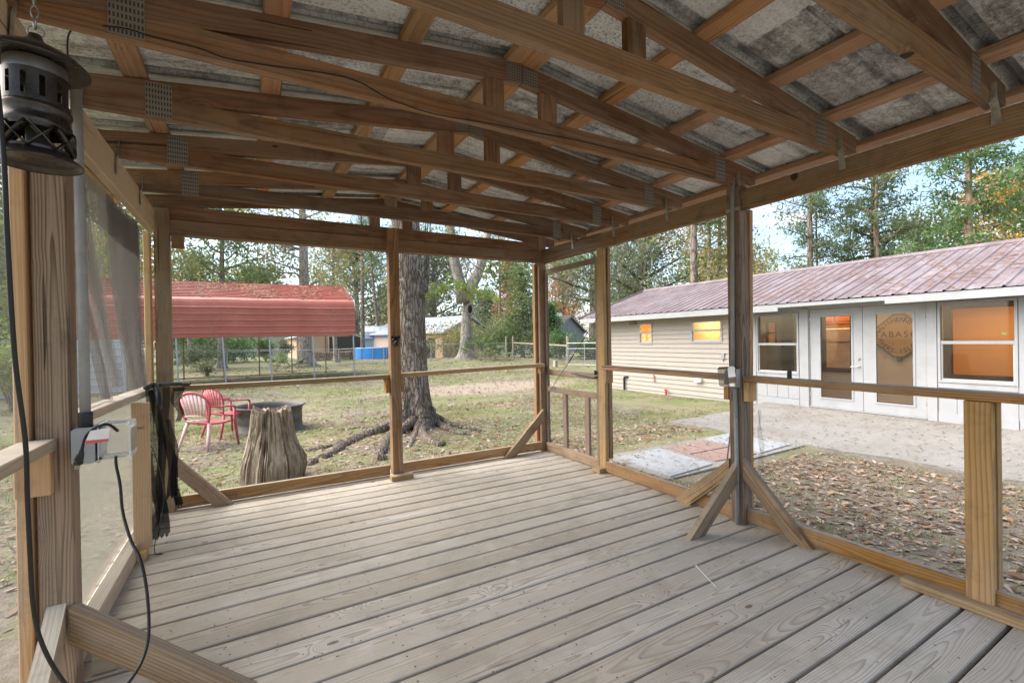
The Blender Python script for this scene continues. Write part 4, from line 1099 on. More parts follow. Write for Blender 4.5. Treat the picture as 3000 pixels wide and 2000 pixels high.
hp('ridge_cap', M_MAUVE, lambda mb: mb.add([(RX - .16, -8, RZ - .025), (RX - .16, 12.58, RZ - .025), (RX, -8, RZ + .045), (RX, 12.58, RZ + .045), (RX + .16, -8, RZ - .025), (RX + .16, 12.58, RZ - .025), (RX - .16, -8, RZ - .045), (RX - .16, 12.58, RZ - .045), ], [(0, 1, 3, 2), (2, 3, 5, 4), (6, 7, 1, 0)]), rf)
hp('rake_trim', M_MAUVE, lambda mb: mb.add([(EX, 12.55, EZ - .02), (RX, 12.55, RZ - .02), (RX, 12.55, RZ + .04), (EX, 12.55, EZ + .04), (EX, 12.60, EZ - .06), (RX, 12.60, RZ - .06), (RX, 12.60, RZ + .04), (EX, 12.60, EZ + .04)], [(4, 5, 6, 7), (3, 2, 6, 7)]), rf)
def fascia(mb):
    for (y0, y1, z0) in ((-8, 3.83, 1.715), (3.83, 5.75, 1.775), (5.75, 12.55, 1.700)):
        mb.beam((EX + .028, y0, (z0 + 1.850) / 2), (EX + .028, y1, (z0 + 1.850) / 2), .026, 1.850 - z0, ch=.003)
hp('fascia', M_WHITE, fascia)
hp('soffit', M_WHITE, lambda mb: mb.box(EX + .042, HX + .01, -8, 12.5, 1.79, 1.80))
fl = onx(1995, 858, 13.55)
hp('flue', M_FLUE, lambda mb: (mb.lathe([(.13, -.35), (.13, .16), (.15, .17), (.15, .20), (.07, .24), (.07, .33), (.10, .34), (.10, .40), (0, .42)], (fl.x, fl.y, fl.z - .05), 16), mb.tube(path3([(fl.x + .2, fl.y - .28, fl.z - .2), (fl.x + .2, fl.y - .30, fl.z + .15), (fl.x + .2, fl.y - .22, fl.z + .30), (fl.x + .2, fl.y - .10, fl.z + .32), (fl.x + .2, fl.y - .04, fl.z + .27)]), .035, 8)), smooth=True)
# needles and leaves lying on the slope
n = 5200
yy = NR.uniform(-3.5, 12.4, n); tt = np.clip(NR.beta(1.1, 1.2, n), .01, .99)
clump = np.sin(yy * 2.1 + tt * 4) + np.sin(yy * 5.3 - tt * 9) + NR.normal(0, .8, n)
wgt = sum([0]) ; keep = (clump > .2) & ((yy < 6.5) | (NR.random(n) < .30)); yy, tt = yy[keep], tt[keep]; n = len(yy)
xx = EX + (RX - EX) * tt; zz = EZ + (RZ - EZ) * tt + .014
a = NR.normal(PI / 2 - .1, .5, n); L = NR.uniform(.03, .11, n); sl = (RZ - EZ) / (RX - EX)
A = np.stack([np.cos(a) * L, np.sin(a) * L, np.cos(a) * L * sl], 1); B = np.stack([-np.sin(a), np.cos(a), -np.sin(a) * sl], 1) * NR.uniform(.007, .018, n)[:, None]
o = cards('pine_straw', np.stack([xx, yy, zz], 1), A, B, F_NEED, NR.random(n), hs); o['kind'] = 'stuff'

# fittings on the siding
p = onx(1857, 947, HX); hp('wall_vent', M_PAVER, lambda mb: mb.box(HX - .07, HX - .012, p.y - .13, p.y + .13, p.z - .04, p.z + .05))
p1 = onx(2120, 1043, HX); hp('switch_box', M_GREYBOX, lambda mb: (mb.box(HX - .05, HX - .012, p1.y - .045, p1.y + .045, p1.z - .065, p1.z + .065), mb.tube([(HX - .03, p1.y, p1.z - .06), (HX - .03, p1.y, p1.z - .13)], .012, 8)))
p2 = onx(1829, 1104, HX - .05); hp('drain_pipe', M_BLACK, lambda mb: mb.tube(path3([(HX - .06, p2.y, -.5), (HX - .06, p2.y, p2.z - .06), (HX - .06, p2.y - .04, p2.z), (HX - .01, p2.y - .14, p2.z)]), .03, 10), smooth=True)
p3 = onx(1917, 1098, HX - .03); hp('red_lever', M_COPPERP, lambda mb: (mb.tube([(HX - .04, p3.y + .03, p3.z), (HX - .05, p3.y, p3.z), (HX - .05, p3.y - .01, p3.z - .22)], .014, 8)))
p4 = onx(1951, 1150, HX - .1); hp('red_tap', M_COPPERP, lambda mb: (mb.tube([(HX - .1, p4.y, p4.z - .1), (HX - .1, p4.y, p4.z + .1)], .03, 8), mb.tube([(HX - .1, p4.y - .05, p4.z + .08), (HX - .1, p4.y + .05, p4.z + .08)], .02, 8)))
p5 = onx(2046, 1113, HX - .05); hp('cover_box', M_WHITEP, lambda mb: mb.box(HX - .1, HX - .012, p5.y - .1, p5.y + .1, p5.z - .05, p5.z + .05))

# rooms behind the glass
BX = 12.2
def room(mb):
    # sun room back wall with two openings, floor, ceiling, ends
    for (y0, y1, z0, z1) in ((-3, 2.72, -.33, 1.9), (2.72, 3.66, -.33, .30), (2.72, 3.66, 1.70, 1.9), (3.66, 5.38, -.33, 1.9), (5.38, 6.00, -.33, .33), (5.38, 6.00, 1.66, 1.9), (6.00, 7.14, -.33, 1.9), (7.14, 7.42, -.33, .98), (7.14, 7.42, 1.53, 1.9)):
        mb.box(BX, BX + .05, y0, y1, z0, z1)
    mb.box(HX + .1, BX, 7.42, 7.45, -.33, 1.9); mb.box(HX + .1, BX, -3.05, -3, -.33, 1.9)
    mb.quad((HX + .1, -3, 1.88), (BX, -3, 1.88), (BX, 7.42, 1.88), (HX + .1, 7.42, 1.88))
hp('sunroom_walls', M_TANW, room)
hp('room_floor', M_FLOORI, lambda mb: mb.box(HX + .095, 15.8, -3, 12.2, -.36, -.335))
hp('dark_column', M_DKTRIM, lambda mb: mb.box(BX - .06, BX - .005, 6.70, 6.98, -.33, 1.87))
def opening_trim(mb):
    for (y0, y1, z0, z1, w) in ((2.72, 3.66, .30, 1.70, .085), (5.38, 6.00, .33, 1.66, .05)):
        mb.box(BX - .03, BX + .08, y0 - w, y0 + .03, z0 - w, z1 + w); mb.box(BX - .03, BX + .08, y1 - .03, y1 + w, z0 - w, z1 + w)
        mb.box(BX - .03, BX + .08, y0 + .03, y1 - .03, z0 - w, z0 + .05); mb.box(BX - .03, BX + .08, y0 + .03, y1 - .03, z1 - .05, z1 + w)
    for y in (7.16, 7.40): mb.box(BX - .02, BX + .06, y - .02, y + .02, .98, 1.53)
    mb.box(BX - .02, BX + .06, 7.18, 7.38, 1.235, 1.265)
hp('opening_trim', M_DKTRIM, opening_trim)
def inner(mb):
    mb.box(14.6, 14.65, -3, 8.45, -.33, 1.9); mb.box(BX + .051, 14.6, -3.05, -3, -.33, 1.9); mb.box(BX + .051, 14.6, 4.5, 4.55, -.33, 1.9); mb.box(HX + .1, 14.6, 8.50, 8.55, -.33, 1.9)
    mb.quad((BX, -3, 1.89), (15.8, -3, 1.89), (15.8, 12, 1.89), (BX, 12, 1.89)); mb.quad((HX + .1, 7.46, 1.885), (BX, 7.46, 1.885), (BX, 12, 1.885), (HX + .1, 12, 1.885))
    mb.box(12.6, 12.65, 8.55, 12, -.33, 1.9); mb.box(HX + .1, 12.6, 11.2, 11.25, -.33, 1.9)
hp('inner_walls', M_ORANGE, inner)
def room_light(x, y, z, sx, sy, e, col=(1, .62, .30)):
    li = bpy.data.lights.new('room_lamp_or_fill', 'AREA'); li.shape = 'RECTANGLE'; li.size = sx; li.size_y = sy; li.energy = e; li.color = col
    o = bpy.data.objects.new('room_lamp_or_fill', li); COL.objects.link(o); o.location = (x, y, z); o.parent = hs; o.location = (x - 11.5, y - 5, z + .5)
    return o
room_light(13.4, 3.2, 1.86, 1.0, 1.6, 6.5); room_light(13.3, 6.0, 1.86, 1.0, 1.4, 10, (1, .66, .36)); room_light(11.4, 8.0, 1.86, .5, .5, 9, (1, .72, .42)); room_light(11.5, 10.0, 1.86, .5, .5, 42, (1, .50, .18)); room_light(11.3, 4.0, 1.85, .5, 3.0, 4.6, (1, .72, .44))  # last is a fill light added to brighten the sunroom and sign
def cab(mb):
    mb.box(13.15, 13.55, 4.9, 6.4, 1.42, 1.86)
    for i in range(4): mb.beam((13.14, 4.93 + i * .37 + .17, 1.64), (13.14, 4.93 + i * .37 + .171, 1.64), .1, .1)
kc = thing('kitchen_cabinet', 'red-brown wall cabinet seen through the left french door', 'cabinet', (13.3, 5.6, 1.42))
part('carcass', M_CABIN, lambda mb: mb.box(13.15, 13.55, 4.9, 6.6, 1.43, 1.86), kc)
for i in range(4):
    y0 = 4.93 + i * .42
    dd = part('cabinet_door', M_CABIN, lambda mb: (mb.beam((13.138, y0, 1.645), (13.138, y0 + .39, 1.645), .02, .39), mb.beam((13.125, y0 + .06, 1.645), (13.125, y0 + .33, 1.645), .012, .26, ch=.01)), kc)
    part('door_knob', M_HINGE, lambda mb: mb.tube([(13.128, y0 + .36, 1.50), (13.105, y0 + .36, 1.50)], .012, 8), dd)
fr = thing('refrigerator', 'tall pale refrigerator seen through the left french door', 'refrigerator', (13.4, 5.95, -.33))
part('body', M_FRIDGE, lambda mb: mb.beam((13.02, 5.62, .5), (13.02, 6.40, .5), .04, 1.66, ch=.012), fr)
part('freezer_door', M_FRIDGE, lambda mb: mb.beam((12.97, 5.62, 1.16), (12.97, 6.40, 1.16), .05, .34, ch=.012), fr)
part('fridge_door', M_FRIDGE, lambda mb: mb.beam((12.97, 5.62, .32), (12.97, 6.40, .32), .05, 1.28, ch=.012), fr)
part('handle', M_DARKM, lambda mb: mb.box(12.93, 12.945, 5.70, 6.05, .975, .987), fr)
# the old lettered board hanging inside the right door
sb = thing('sign_board', 'octagonal wooden sign board with black lettering hanging behind the right french door', 'sign', (12.1, 4.40, .7))
SX, SY, SZ = 12.12, 4.465, 1.135
def octo(k, x):
    a, b = .465 * k, .095 * k; b2 = .13 * k
    return [(x, SY + p, SZ + q) for p, q in ((b, a), (-b, a), (-a, b2), (-a, -b2), (-b, -a), (b, -a), (a, -b2), (a, b2))]
part('board', M_SIGNW, lambda mb: slab2(mb, octo(1, SX), (1, 0, 0), .03, (0, 1, 0)), sb)
def border(mb):
    a, b = octo(.995, SX - .003), octo(.955, SX - .003)
    for k in range(8): mb.prism([a[k], a[(k + 1) % 8], b[(k + 1) % 8], b[k]], (.0025, 0, 0))
part('border', M_SIGNK, border, sb)
def letter(ch, y, z, up, size):
    up = Vector(up); right = up.cross(Vector((-1, 0, 0)))
    text_mesh('lettering', ch, size, M_SIGNK, sb, frame(Vector((SX - .004, y, z)), right, up), .001)
# seen from outside +y is the left-hand side of the board
for i, ch in enumerate('McILHENNY CO'):
    if ch != ' ':
        t = math.radians(-69 + 13.4 * i); u = (0, -math.sin(t), math.cos(t)); letter(ch, SY + .335 * u[1], SZ + .335 * u[2], u, .13)
for i, ch in enumerate('AVERY ISLAND'):
    if ch != ' ':
        t = math.radians(74 - 13.5 * i); d = (0, math.sin(t), -math.cos(t)); letter(ch, SY + .335 * d[1], SZ + .335 * d[2], (0, -d[1], -d[2]), .13)
for i, ch in enumerate('TABASCO'): letter(ch, SY + .13 * (3 - i), SZ + .02, (0, 0, 1), .18)
part('hanger', M_DKTRIM, lambda mb: mb.prism([(SX, SY - .05, SZ - .465), (SX, SY + .05, SZ - .465), (SX, SY + .035, SZ - .55), (SX, SY, SZ - .57), (SX, SY - .035, SZ - .55)], (.02, 0, 0)), sb)

# ------------------------------------------------------------------ ground, paving
def ground():
    xs = np.concatenate([np.linspace(-140, -24, 16), np.linspace(-22, 34, 130), np.linspace(36, 160, 16)])
    ys = np.concatenate([np.linspace(-60, -8, 14), np.linspace(-6, 44, 120), np.linspace(46, 260, 24)])
    vs = [(x, y, gz(x, y)) for y in ys for x in xs]
    n = len(xs); fs = [(j * n + i, j * n + i + 1, j * n + n + i + 1, j * n + n + i) for j in range(len(ys) - 1) for i in range(n - 1)]
    mb = MB(); mb.add(vs, fs); o = mb.build('ground', M_GROUND, None, True, (0, 0, 0)); o['kind'] = 'structure'
ground()
GP = -.355
def P_(x, y): return (1780 + x / 3.92, 1180 + y / 3.92)
pts = [P_(700, 215), P_(1390, 98)]
poly = [onz(*p, GP) for p in pts]
poly = [Vector((p.x, p.y)) for p in poly] + [Vector((10.39, 6.35)), Vector((10.39, -7))] + [Vector((7.0, -7)), Vector((6.95, -1))]
near = [onz(*p, GP) for p in ((3000, 1410), (2870, 1388), (2700, 1355), (2566, 1333), (2450, 1315), (2360, 1303), P_(1900, 425), P_(1390, 335), P_(1290, 300), P_(1000, 262))]
poly += [Vector((p.x, p.y)) for p in near]
def sheet(name, poly, z, mat, th=.05, kind='structure', jag=.03):
    out = []
    for i, a in enumerate(poly):
        b = poly[(i + 1) % len(poly)]; n_ = max(1, int((b - a).length / .12))
        for k in range(n_):
            q = a.lerp(b, k / n_); out.append((q.x + rnd.uniform(-jag, jag), q.y + rnd.uniform(-jag, jag), z))
    mb = MB(); mb.prism([Vector(p) for p in out], (0, 0, -th)); o = mb.build(name, mat)
    if kind: o['kind'] = kind
    return o
bpatio = sheet('patio', poly, GP, M_CONC, .06)
pth = thing('path', None, None, (5.4, 4.2, -.37), None, 'structure')
def flagst(name, uv, z, mat, label=None, shrink=0.0, bev=.006, th=.05):
    Q = [onz(*P_(*p), z) for p in uv]; c = sum(Q, Vector()) / 4
    Q = [q + (c - q).normalized() * shrink for q in Q]
    mb = MB(); mb.prism(Q, (0, 0, -th)); o = mb.build(name, mat, pth)
    if label: o['label'] = label
    return o
base = [onz(*P_(*p), -.352) for p in ((60, 590), (1080, 398), (1480, 330), (2262, 484), (700, 872), (60, 655))]
mb = MB(); mb.prism(base, (0, 0, -.06)); mb.build('path_bed', M_CONC, pth)
flagst('stone_slab', ((115, 615), (600, 517), (1205, 695), (722, 838)), -.338, M_SLAB, 'near blue-grey slab')
flagst('stone_slab', ((1098, 408), (1400, 345), (2108, 470), (1762, 568)), -.338, M_SLAB, 'far blue-grey slab')
A_, B_, C_, D_ = Vector((655, 505)), Vector((1078, 420)), Vector((1730, 578)), Vector((1240, 668))
def bl(s, t): return A_.lerp(B_, s).lerp(D_.lerp(C_, s), t)
for i in range(2):
    for j in range(2):
        q = [bl(i / 2, j / 2), bl((i + 1) / 2, j / 2), bl((i + 1) / 2, (j + 1) / 2), bl(i / 2, (j + 1) / 2)]
        flagst('paver', [tuple(k) for k in q], -.340, M_PAVER, None, .022)
# ------------------------------------------------------------------ trees
def trunk_mesh(mb, pts, rad, n=20, lobes=0, flare=0.0, seed=1, rough=.03):
    """noisy trunk with root lobes near its foot"""
    q = random.Random(seed); ph = [q.uniform(0, 6.28) for _ in range(6)]
    pts = [Vector(p) for p in pts]; vs, fs = [], []
    z0 = pts[0].z
    for i, p in enumerate(pts):
        t = (pts[min(i + 1, len(pts) - 1)] - pts[max(i - 1, 0)]).normalized()
        a = t.cross(Vector((0, 1, 0))).normalized(); b = t.cross(a)
        h = (p.z - z0)
        fl = flare * math.exp(-h / .28) + flare * .22 * math.exp(-h / .9)
        for k in range(n):
            th = 2 * PI * k / n
            lob = 1 + fl * (1 + .65 * math.sin(lobes * th + ph[0]) + .3 * math.sin((lobes + 2) * th + ph[1])) if lobes else 1 + fl
            r = rad[i] * lob * (1 + rough * math.sin(3 * th + ph[2] + h * 1.7) + rough * .7 * math.sin(7 * th + ph[3] - h * 2.3) + q.uniform(-rough, rough) * .4)
            vs.append(p - a * (math.cos(th) * r) + b * (math.sin(th) * r))
    for i in range(len(pts) - 1):
        for k in range(n): fs.append((i * n + k, i * n + n + k, i * n + n + (k + 1) % n, i * n + (k + 1) % n))
    fs.append(tuple(range((len(pts) - 1) * n, len(pts) * n)))
    mb.add(vs, fs)

def leaves(name, mat, C, sig, per, size, parent, wid=.42, rvc=None, droop=0.0, flat=.75, asp=1.0):
    C = np.array(C); n = len(C) * per
    cen = np.repeat(C, per, axis=0); s = np.repeat(np.array(sig) * np.ones(len(C)), per)[:, None]
    off = NR.normal(size=(n, 3)) * s; off[:, 2] *= flat
    P = cen + off
    A = rand_unit(n); A[:, 2] -= droop; A /= np.linalg.norm(A, axis=1, keepdims=True)
    q = rand_unit(n); B = np.cross(A, q); B /= np.linalg.norm(B, axis=1, keepdims=True)
    L = NR.uniform(.6, 1.3, n)[:, None] * size
    rc = np.repeat(NR.random(len(C)), per)
    rv = np.clip(rc * .55 + NR.random(n) * .45, 0, 1) if rvc is None else np.clip(np.repeat(rvc, per) + NR.normal(0, .12, n), 0, 1)
    return cards(name, P, A * L, B * L * wid, mat, rv, parent, bend=.25)

def tree(name, label, u, dep, H, r, bark, leafm, z0, z1, R, nl, size, per, kind='round', lean=(0, 0), seed=1, sig=.45, group=None, forks=None, limb_r=.35, moss=0, wid=.42, sub=4, cat='tree', curve=.3, xy=None, lobes=5, bias=None, flare=.5):
    q = random.Random(seed)
    x, y = xy if xy else at(u, dep); z = gz(x, y) - .05
    t = thing(name, label, cat, (x, y, z), group)
    mb = MB()
    N = 12; P = []; wob = [(q.uniform(-1, 1), q.uniform(-1, 1)) for _ in range(3)]
    for i in range(N + 1):
        s = i / N
        P.append(Vector((x + lean[0] * s * H + curve * math.sin(s * 3 + wob[0][0]) * wob[1][0], y + lean[1] * s * H + curve * math.sin(s * 2.5 + wob[0][1]) * wob[1][1], z + H * s)))
    d0 = P[0] - Vector((x, y, z)); P = [p - d0 * (1 - i / N) for i, p in enumerate(P)]
    rr = [max(.02, r * (1 - .78 * (i / N) ** 1.2)) for i in range(N + 1)]
    fine = []; fr_ = []
    for i in range(N):                                  # finer rings near the foot
        k = 5 if i == 0 else 2
        for j in range(k): fine.append(P[i].lerp(P[i + 1], j / k)); fr_.append(rr[i] + (rr[i + 1] - rr[i]) * j / k)
    fine.append(P[-1]); fr_.append(rr[-1])
    trunk_mesh(mb, fine, fr_, 16, lobes, flare, seed)
    def tp(s): f = s * N; i = min(N - 1, int(f)); return P[i].lerp(P[i + 1], f - i), rr[i]
    C = []; az = q.uniform(0, 6)
    for k in range(nl):
        s = (z0 + (z1 - z0) * ((k + q.random()) / nl)) / H
        base, br = tp(min(.99, s)); az += 2.4 + q.uniform(-.4, .4)
        ss = (s * H - z0) / max(.1, (z1 - z0))
        if kind == 'round': L = R * (1 - .75 * abs(ss - .35) ** 1.4) ; el = .15 + .7 * ss
        elif kind == 'cone': L = R * (1.05 - .9 * ss); el = -.1 + .3 * ss
        elif kind == 'pine': L = R * q.uniform(.45, 1.0) * (1 - .5 * ss); el = q.uniform(-.15, .45)
        else: L = R * q.uniform(.7, 1.1); el = .1 + .5 * ss
        L *= q.uniform(.75, 1.1)
        a_ = az
        if bias is not None and q.random() < bias[1]: a_ = bias[0] + q.uniform(-.7, .7)
        d = Vector((math.cos(a_) * math.cos(el), math.sin(a_) * math.cos(el), math.sin(el)))
        pts = [base]; M = 5
        for j in range(1, M + 1):
            d2 = d + Vector((q.uniform(-.25, .25), q.uniform(-.25, .25), q.uniform(-.12, .28) - (.12 if kind == 'cone' else 0)))
            pts.append(pts[-1] + d2.normalized() * L / M)
        r0 = min(br * .7, limb_r * r * (.5 + .5 * (1 - ss)))
        mb.tube(pts, [max(.008, r0 * (1 - .9 * j / M)) for j in range(M + 1)], 6)
        for j in range(2, M + 1):
            for _ in range(sub):
                e = Vector((q.uniform(-1, 1), q.uniform(-1, 1), q.uniform(-.5, .8))).normalized() * q.uniform(.25, .55) * L * (.35 if kind != 'pine' else .28)
                c = pts[j].lerp(pts[j - 1], q.random()) + e
                if q.random() < .6: mb.tube([pts[j], pts[j] + e * .6 + Vector((0, 0, .05)), c], [max(.004, r0 * .14), .006, .003], 4, cap=False)
                C.append(tuple(c))
    mb.build('trunk', bark, t, smooth=True)
    if C: leaves('crown', leafm, C, sig, per, size, t, wid)
    if moss and C:
        n = moss; idx = NR.integers(0, len(C), n); P0 = np.array(C)[idx] + NR.normal(0, .25, (n, 3))
        L = NR.uniform(.25, .8, n); A = np.stack([NR.normal(0, .05, n), NR.normal(0, .05, n), -L], 1)
        th = NR.uniform(0, PI, n); B = np.stack([np.cos(th), np.sin(th), np.zeros(n)], 1) * NR.uniform(.02, .06, n)[:, None]
        cards('moss', P0 + A, A, B, F_MOSS, NR.random(n), t)['kind'] = 'stuff'
    return t

# the big oak just beyond the porch
ox, oy = 2.58, 8.22; oz = gz(ox, oy) - .02
oak = thing('oak_tree', 'big oak with spreading roots and lichened bark just beyond the porch', 'tree', (ox, oy, oz))
mb = MB()
P = [Vector((ox + .02 * math.sin(h) - .018 * h, oy, oz + h)) for h in [0, .05, .1, .16, .22, .3, .4, .5, .65, .8, 1, 1.25, 1.5, 1.8, 2.1, 2.5, 3, 3.6, 4.3, 5, 6, 7, 8, 9]]
R_ = [.30, .298, .295, .29, .287, .284, .28, .277, .274, .27, .266, .262, .258, .255, .252, .25, .25, .25, .24, .23, .2, .17, .13, .08]
trunk_mesh(mb, P, R_, 64, 5, .48, 3, .022)
def rootpath(uv, r0, r1, first=None, lift=-.18):
    pts = [Vector(first)] if first else []
    for i, (u, v) in enumerate(uv):
        p = onz(u, v, -.40); p.z = gz(p.x, p.y) - (r0 + (r1 - r0) * i / max(1, len(uv) - 1)) * -lift; pts.append(p)
    pts = path3(pts, 5); n = len(pts)
    pts = [p + Vector((rnd.uniform(-.012, .012), rnd.uniform(-.012, .012), rnd.uniform(-.006, .01))) for p in pts]
    ph = rnd.uniform(0, 6); mb.tube(pts, [(r0 + (r1 - r0) * (i / (n - 1)) ** .8) * (1 + .10 * math.sin(i * .9 + ph) + .06 * math.sin(i * 2.1)) for i in range(n)], 14, lump=.02)
def R2c(x, y): return (900 + x / 3.337, 950 + y / 3.337)
rootpath([R2c(700, 1065), R2c(560, 1110), R2c(430, 1160), R2c(330, 1215), R2c(250, 1270), R2c(140, 1330)], .15, .07, (ox - .25, oy - .22, oz + .22))
rootpath([R2c(480, 1130), R2c(300, 1190), R2c(140, 1225), R2c(-20, 1250)], .085, .05, (ox - .32, oy - .10, oz + .13))
rootpath([R2c(640, 1030), R2c(480, 1025), R2c(300, 1040)], .07, .02, (ox - .3, oy + .02, oz + .12))
rootpath([R2c(800, 1130), R2c(740, 1240), R2c(690, 1300), R2c(720, 1350)], .10, .085, (ox - .08, oy - .30, oz + .18))
rootpath([R2c(1060, 1090), R2c(1030, 1150), R2c(1000, 1215)], .09, .03, (ox + .10, oy - .26, oz + .22))
rootpath([R2c(1120, 1070), R2c(1200, 1160), R2c(1290, 1200), R2c(1340, 1190)], .085, .05, (ox + .20, oy - .22, oz + .20), .2)
rootpath([R2c(1260, 990), R2c(1370, 1050), R2c(1490, 1085), R2c(1600, 1090)], .11, .02, (ox + .26, oy - .10, oz + .30), .35)
rootpath([R2c(1330, 960), R2c(1450, 1010), R2c(1580, 1035), R2c(1700, 1048)], .08, .02, (ox + .28, oy + .02, oz + .26), .35)
rootpath([R2c(60, 1360), R2c(20, 1390)], .07, .06)
# upright suckers and the low leafy twig on its right
for (u0, u1, v1) in ((1238, 1246, 690), (1243, 1252, 690), (1246, 1259, 700)):
    a = ony(u0, 865, oy - .12); b = ony(u1, v1, oy - .10); mb.tube([a, a.lerp(b, .3) + Vector((.03, 0, 0)), a.lerp(b, .65) + Vector((.02, 0, 0)), b, b + Vector((.05, 0, .8))], [.03, .022, .018, .014, .006], 7)
blob(mb, tuple(ony(1238, 850, oy - .1)), (.07, .08, .22))
tw = [ony(*p, oy - .2) for p in ((1237, 873), (1270, 870), (1300, 856), (1325, 842), (1360, 848), (1395, 856), (1430, 866))]
mb.tube(path3(tw), [.009 - .0002 * i for i in range(37)], 6)
tw2 = [ony(*p, oy + .6) for p in ((1360, 750), (1400, 785), (1440, 802), (1480, 815), (1530, 825))]
tw3 = [ony(*p, oy + .6) for p in ((1455, 820), (1490, 850), (1530, 868), (1560, 880))]
mb.tube(path3(tw2), .010, 6); mb.tube(path3(tw3), .006, 6)
for (aa, L, el, s) in ((.3, 5, .35, .45), (1.9, 5, .5, .52), (3.4, 5, .4, .5), (5.0, 4.5, .55, .6), (4.2, 4, .9, .8)):
    b = Vector((ox - .08, oy, oz + 9 * s)); d = Vector((math.cos(aa) * math.cos(el), math.sin(aa) * math.cos(el), math.sin(el)))
    mb.tube([b, b + d * L * .4, b + d * L * .75 + Vector((0, 0, .3)), b + d * L], [.12, .08, .05, .02], 8)
mb.build('trunk', M_OAKB, oak, smooth=True)
def near_leaves(name, mat, uvs, y, sig, per, size, spread=.03):
    C = []
    for (u, v) in uvs: C.append(tuple(ony(u, v, y + rnd.uniform(-.25, .25))))
    return leaves(name, mat, C, sig, per, size, oak, .48, droop=.5)
near_leaves('twig_leaves', F_LIME, [(1262, 868), (1275, 855), (1285, 845), (1300, 838), (1318, 828), (1330, 832), (1345, 826), (1358, 832), (1365, 848), (1372, 862), (1388, 840), (1400, 858), (1418, 862), (1425, 872), (1440, 866), (1455, 872), (1380, 872), (1270, 838), (1305, 850), (1350, 842), (1428, 850)], oy - .2, .055, 11, .055)
near_leaves('branch_leaves', F_HOLLY, [(rnd.uniform(1420, 1565), rnd.uniform(742, 850)) for _ in range(70)] + [(rnd.uniform(1350, 1440), rnd.uniform(735, 765)) for _ in range(10)] + [(rnd.uniform(1610, 1720), rnd.uniform(742, 800)) for _ in range(22)] + [(1540, 880), (1548, 890), (1538, 868)], oy + .6, .09, 9, .055)
C = []
for _ in range(150):
    a = rnd.uniform(0, 6.28); rr_ = rnd.uniform(.6, 5.2); C.append((ox + rr_ * math.cos(a), oy + 1 + rr_ * math.sin(a), rnd.uniform(4.2, 8.2)))
leaves('crown', F_MIX, C, .5, 26, .075, oak, .5)

def T(*a, **k): return tree(*a, **k)
# trees that can be told apart, left to right
T('broadleaf_tree', 'green leafy tree seen through the left screen', 150, 19, 11, .2, M_GREYB, F_LIME, 1.2, 10.5, 3.6, 22, .12, 26, seed=11, sig=.55)
T('broadleaf_tree', 'tall green tree at the far left edge beyond the screen', -150, 15, 10, .18, M_GREYB, F_HOLLY, 1.0, 9.5, 3.2, 20, .12, 26, seed=12, sig=.55)
T('broadleaf_tree', 'pale green tree above the white panel fence', 330, 30, 13, .25, M_GREYB, F_MIX, 3, 12.5, 4.2, 22, .16, 24, seed=13, sig=.7)
T('water_oak', 'green oak with thin grey limbs rising behind the left of the red carport', 648, 33, 13, .26, M_GREYB, F_HOLLY, 5.0, 12.0, 4.3, 20, .15, 16, seed=21, sig=0.48, curve=.5, moss=60)
T('water_oak', 'orange-tinged tree behind the left end of the red carport', 560, 40, 10, .22, M_GREYB, F_MIX, 3.5, 8.5, 4.0, 18, .18, 14, seed=22, sig=0.56)
T('sweetgum', 'tall thick trunked tree with turning leaves behind the red carport', 893, 33.5, 17, .44, M_GREYB, F_MIX, 5.6, 15, 4.6, 16, .15, 11, 'spread', seed=23, sig=0.40, curve=.1, limb_r=.22, bias=(2.6, .45), flare=.85, moss=120)
T('sweetgum', 'orange and green tree beside the right end of the carport roof', 985, 40, 12, .2, M_GREYB, F_MIX, 4.6, 11, 3.4, 14, .15, 12, seed=24, sig=0.40, moss=50)
T('pine_tree', 'thin straight pine trunk left of the timber mid post', 1062, 47, 20, .22, M_PINEB, F_PINE, 11, 19, 3.0, 14, .16, 13, 'pine', seed=25, sig=0.40, curve=.15, wid=.2)
T('pine_tree', 'leaning bare pine trunk behind the green shed', 1118, 52, 16, .2, M_PINEB, F_PINE, 9, 15, 2.6, 10, .16, 12, 'pine', seed=26, lean=(-.08, 0), sig=0.40, wid=.2)
T('live_oak', 'grey-green live oak behind the barn shed', 1040, 60, 15, .5, M_GREYB, F_OAK, 2.0, 14, 7.5, 30, .24, 18, seed=27, sig=0.72, moss=150)
T('live_oak', 'wide grey-green live oak behind the peach house', 1270, 64, 15, .55, M_GREYB, F_OAK, 3.0, 14, 8.0, 32, .24, 19, seed=28, sig=0.76, moss=200)
bo = T('burl_oak', 'big pale forked oak with a ring-shaped burl on its trunk', 1366, 36, 5.4, .60, M_GREYB, F_OAK, 5.2, 5.3, .5, 1, .12, 2, 'round', seed=29, curve=.05, flare=.35, limb_r=.05)
b = Vector(ORG[bo.name]); mb = MB()
j = b + Vector((-.1, 0, 5.0))
mb.tube([j + Vector((-.12, 0, -.6)), j + Vector((-.30, .0, .8)), j + Vector((-.75, .0, 2.6)), j + Vector((-1.0, .1, 5)), j + Vector((-1.3, .1, 8))], [.52, .44, .38, .32, .2], 18, lump=.02)
mb.tube([j + Vector((.16, 0, -.5)), j + Vector((.55, -.1, .7)), j + Vector((1.15, -.2, 1.8)), j + Vector((1.75, -.2, 3.4)), j + Vector((2.3, -.2, 6.5))], [.50, .46, .42, .36, .2], 18, lump=.02)
mb.build('fork', M_GREYB, bo, smooth=True)
mb = MB(); bc = onz(1376, 905, 3.6); bc = ony(1377, 906, b.y - .40)
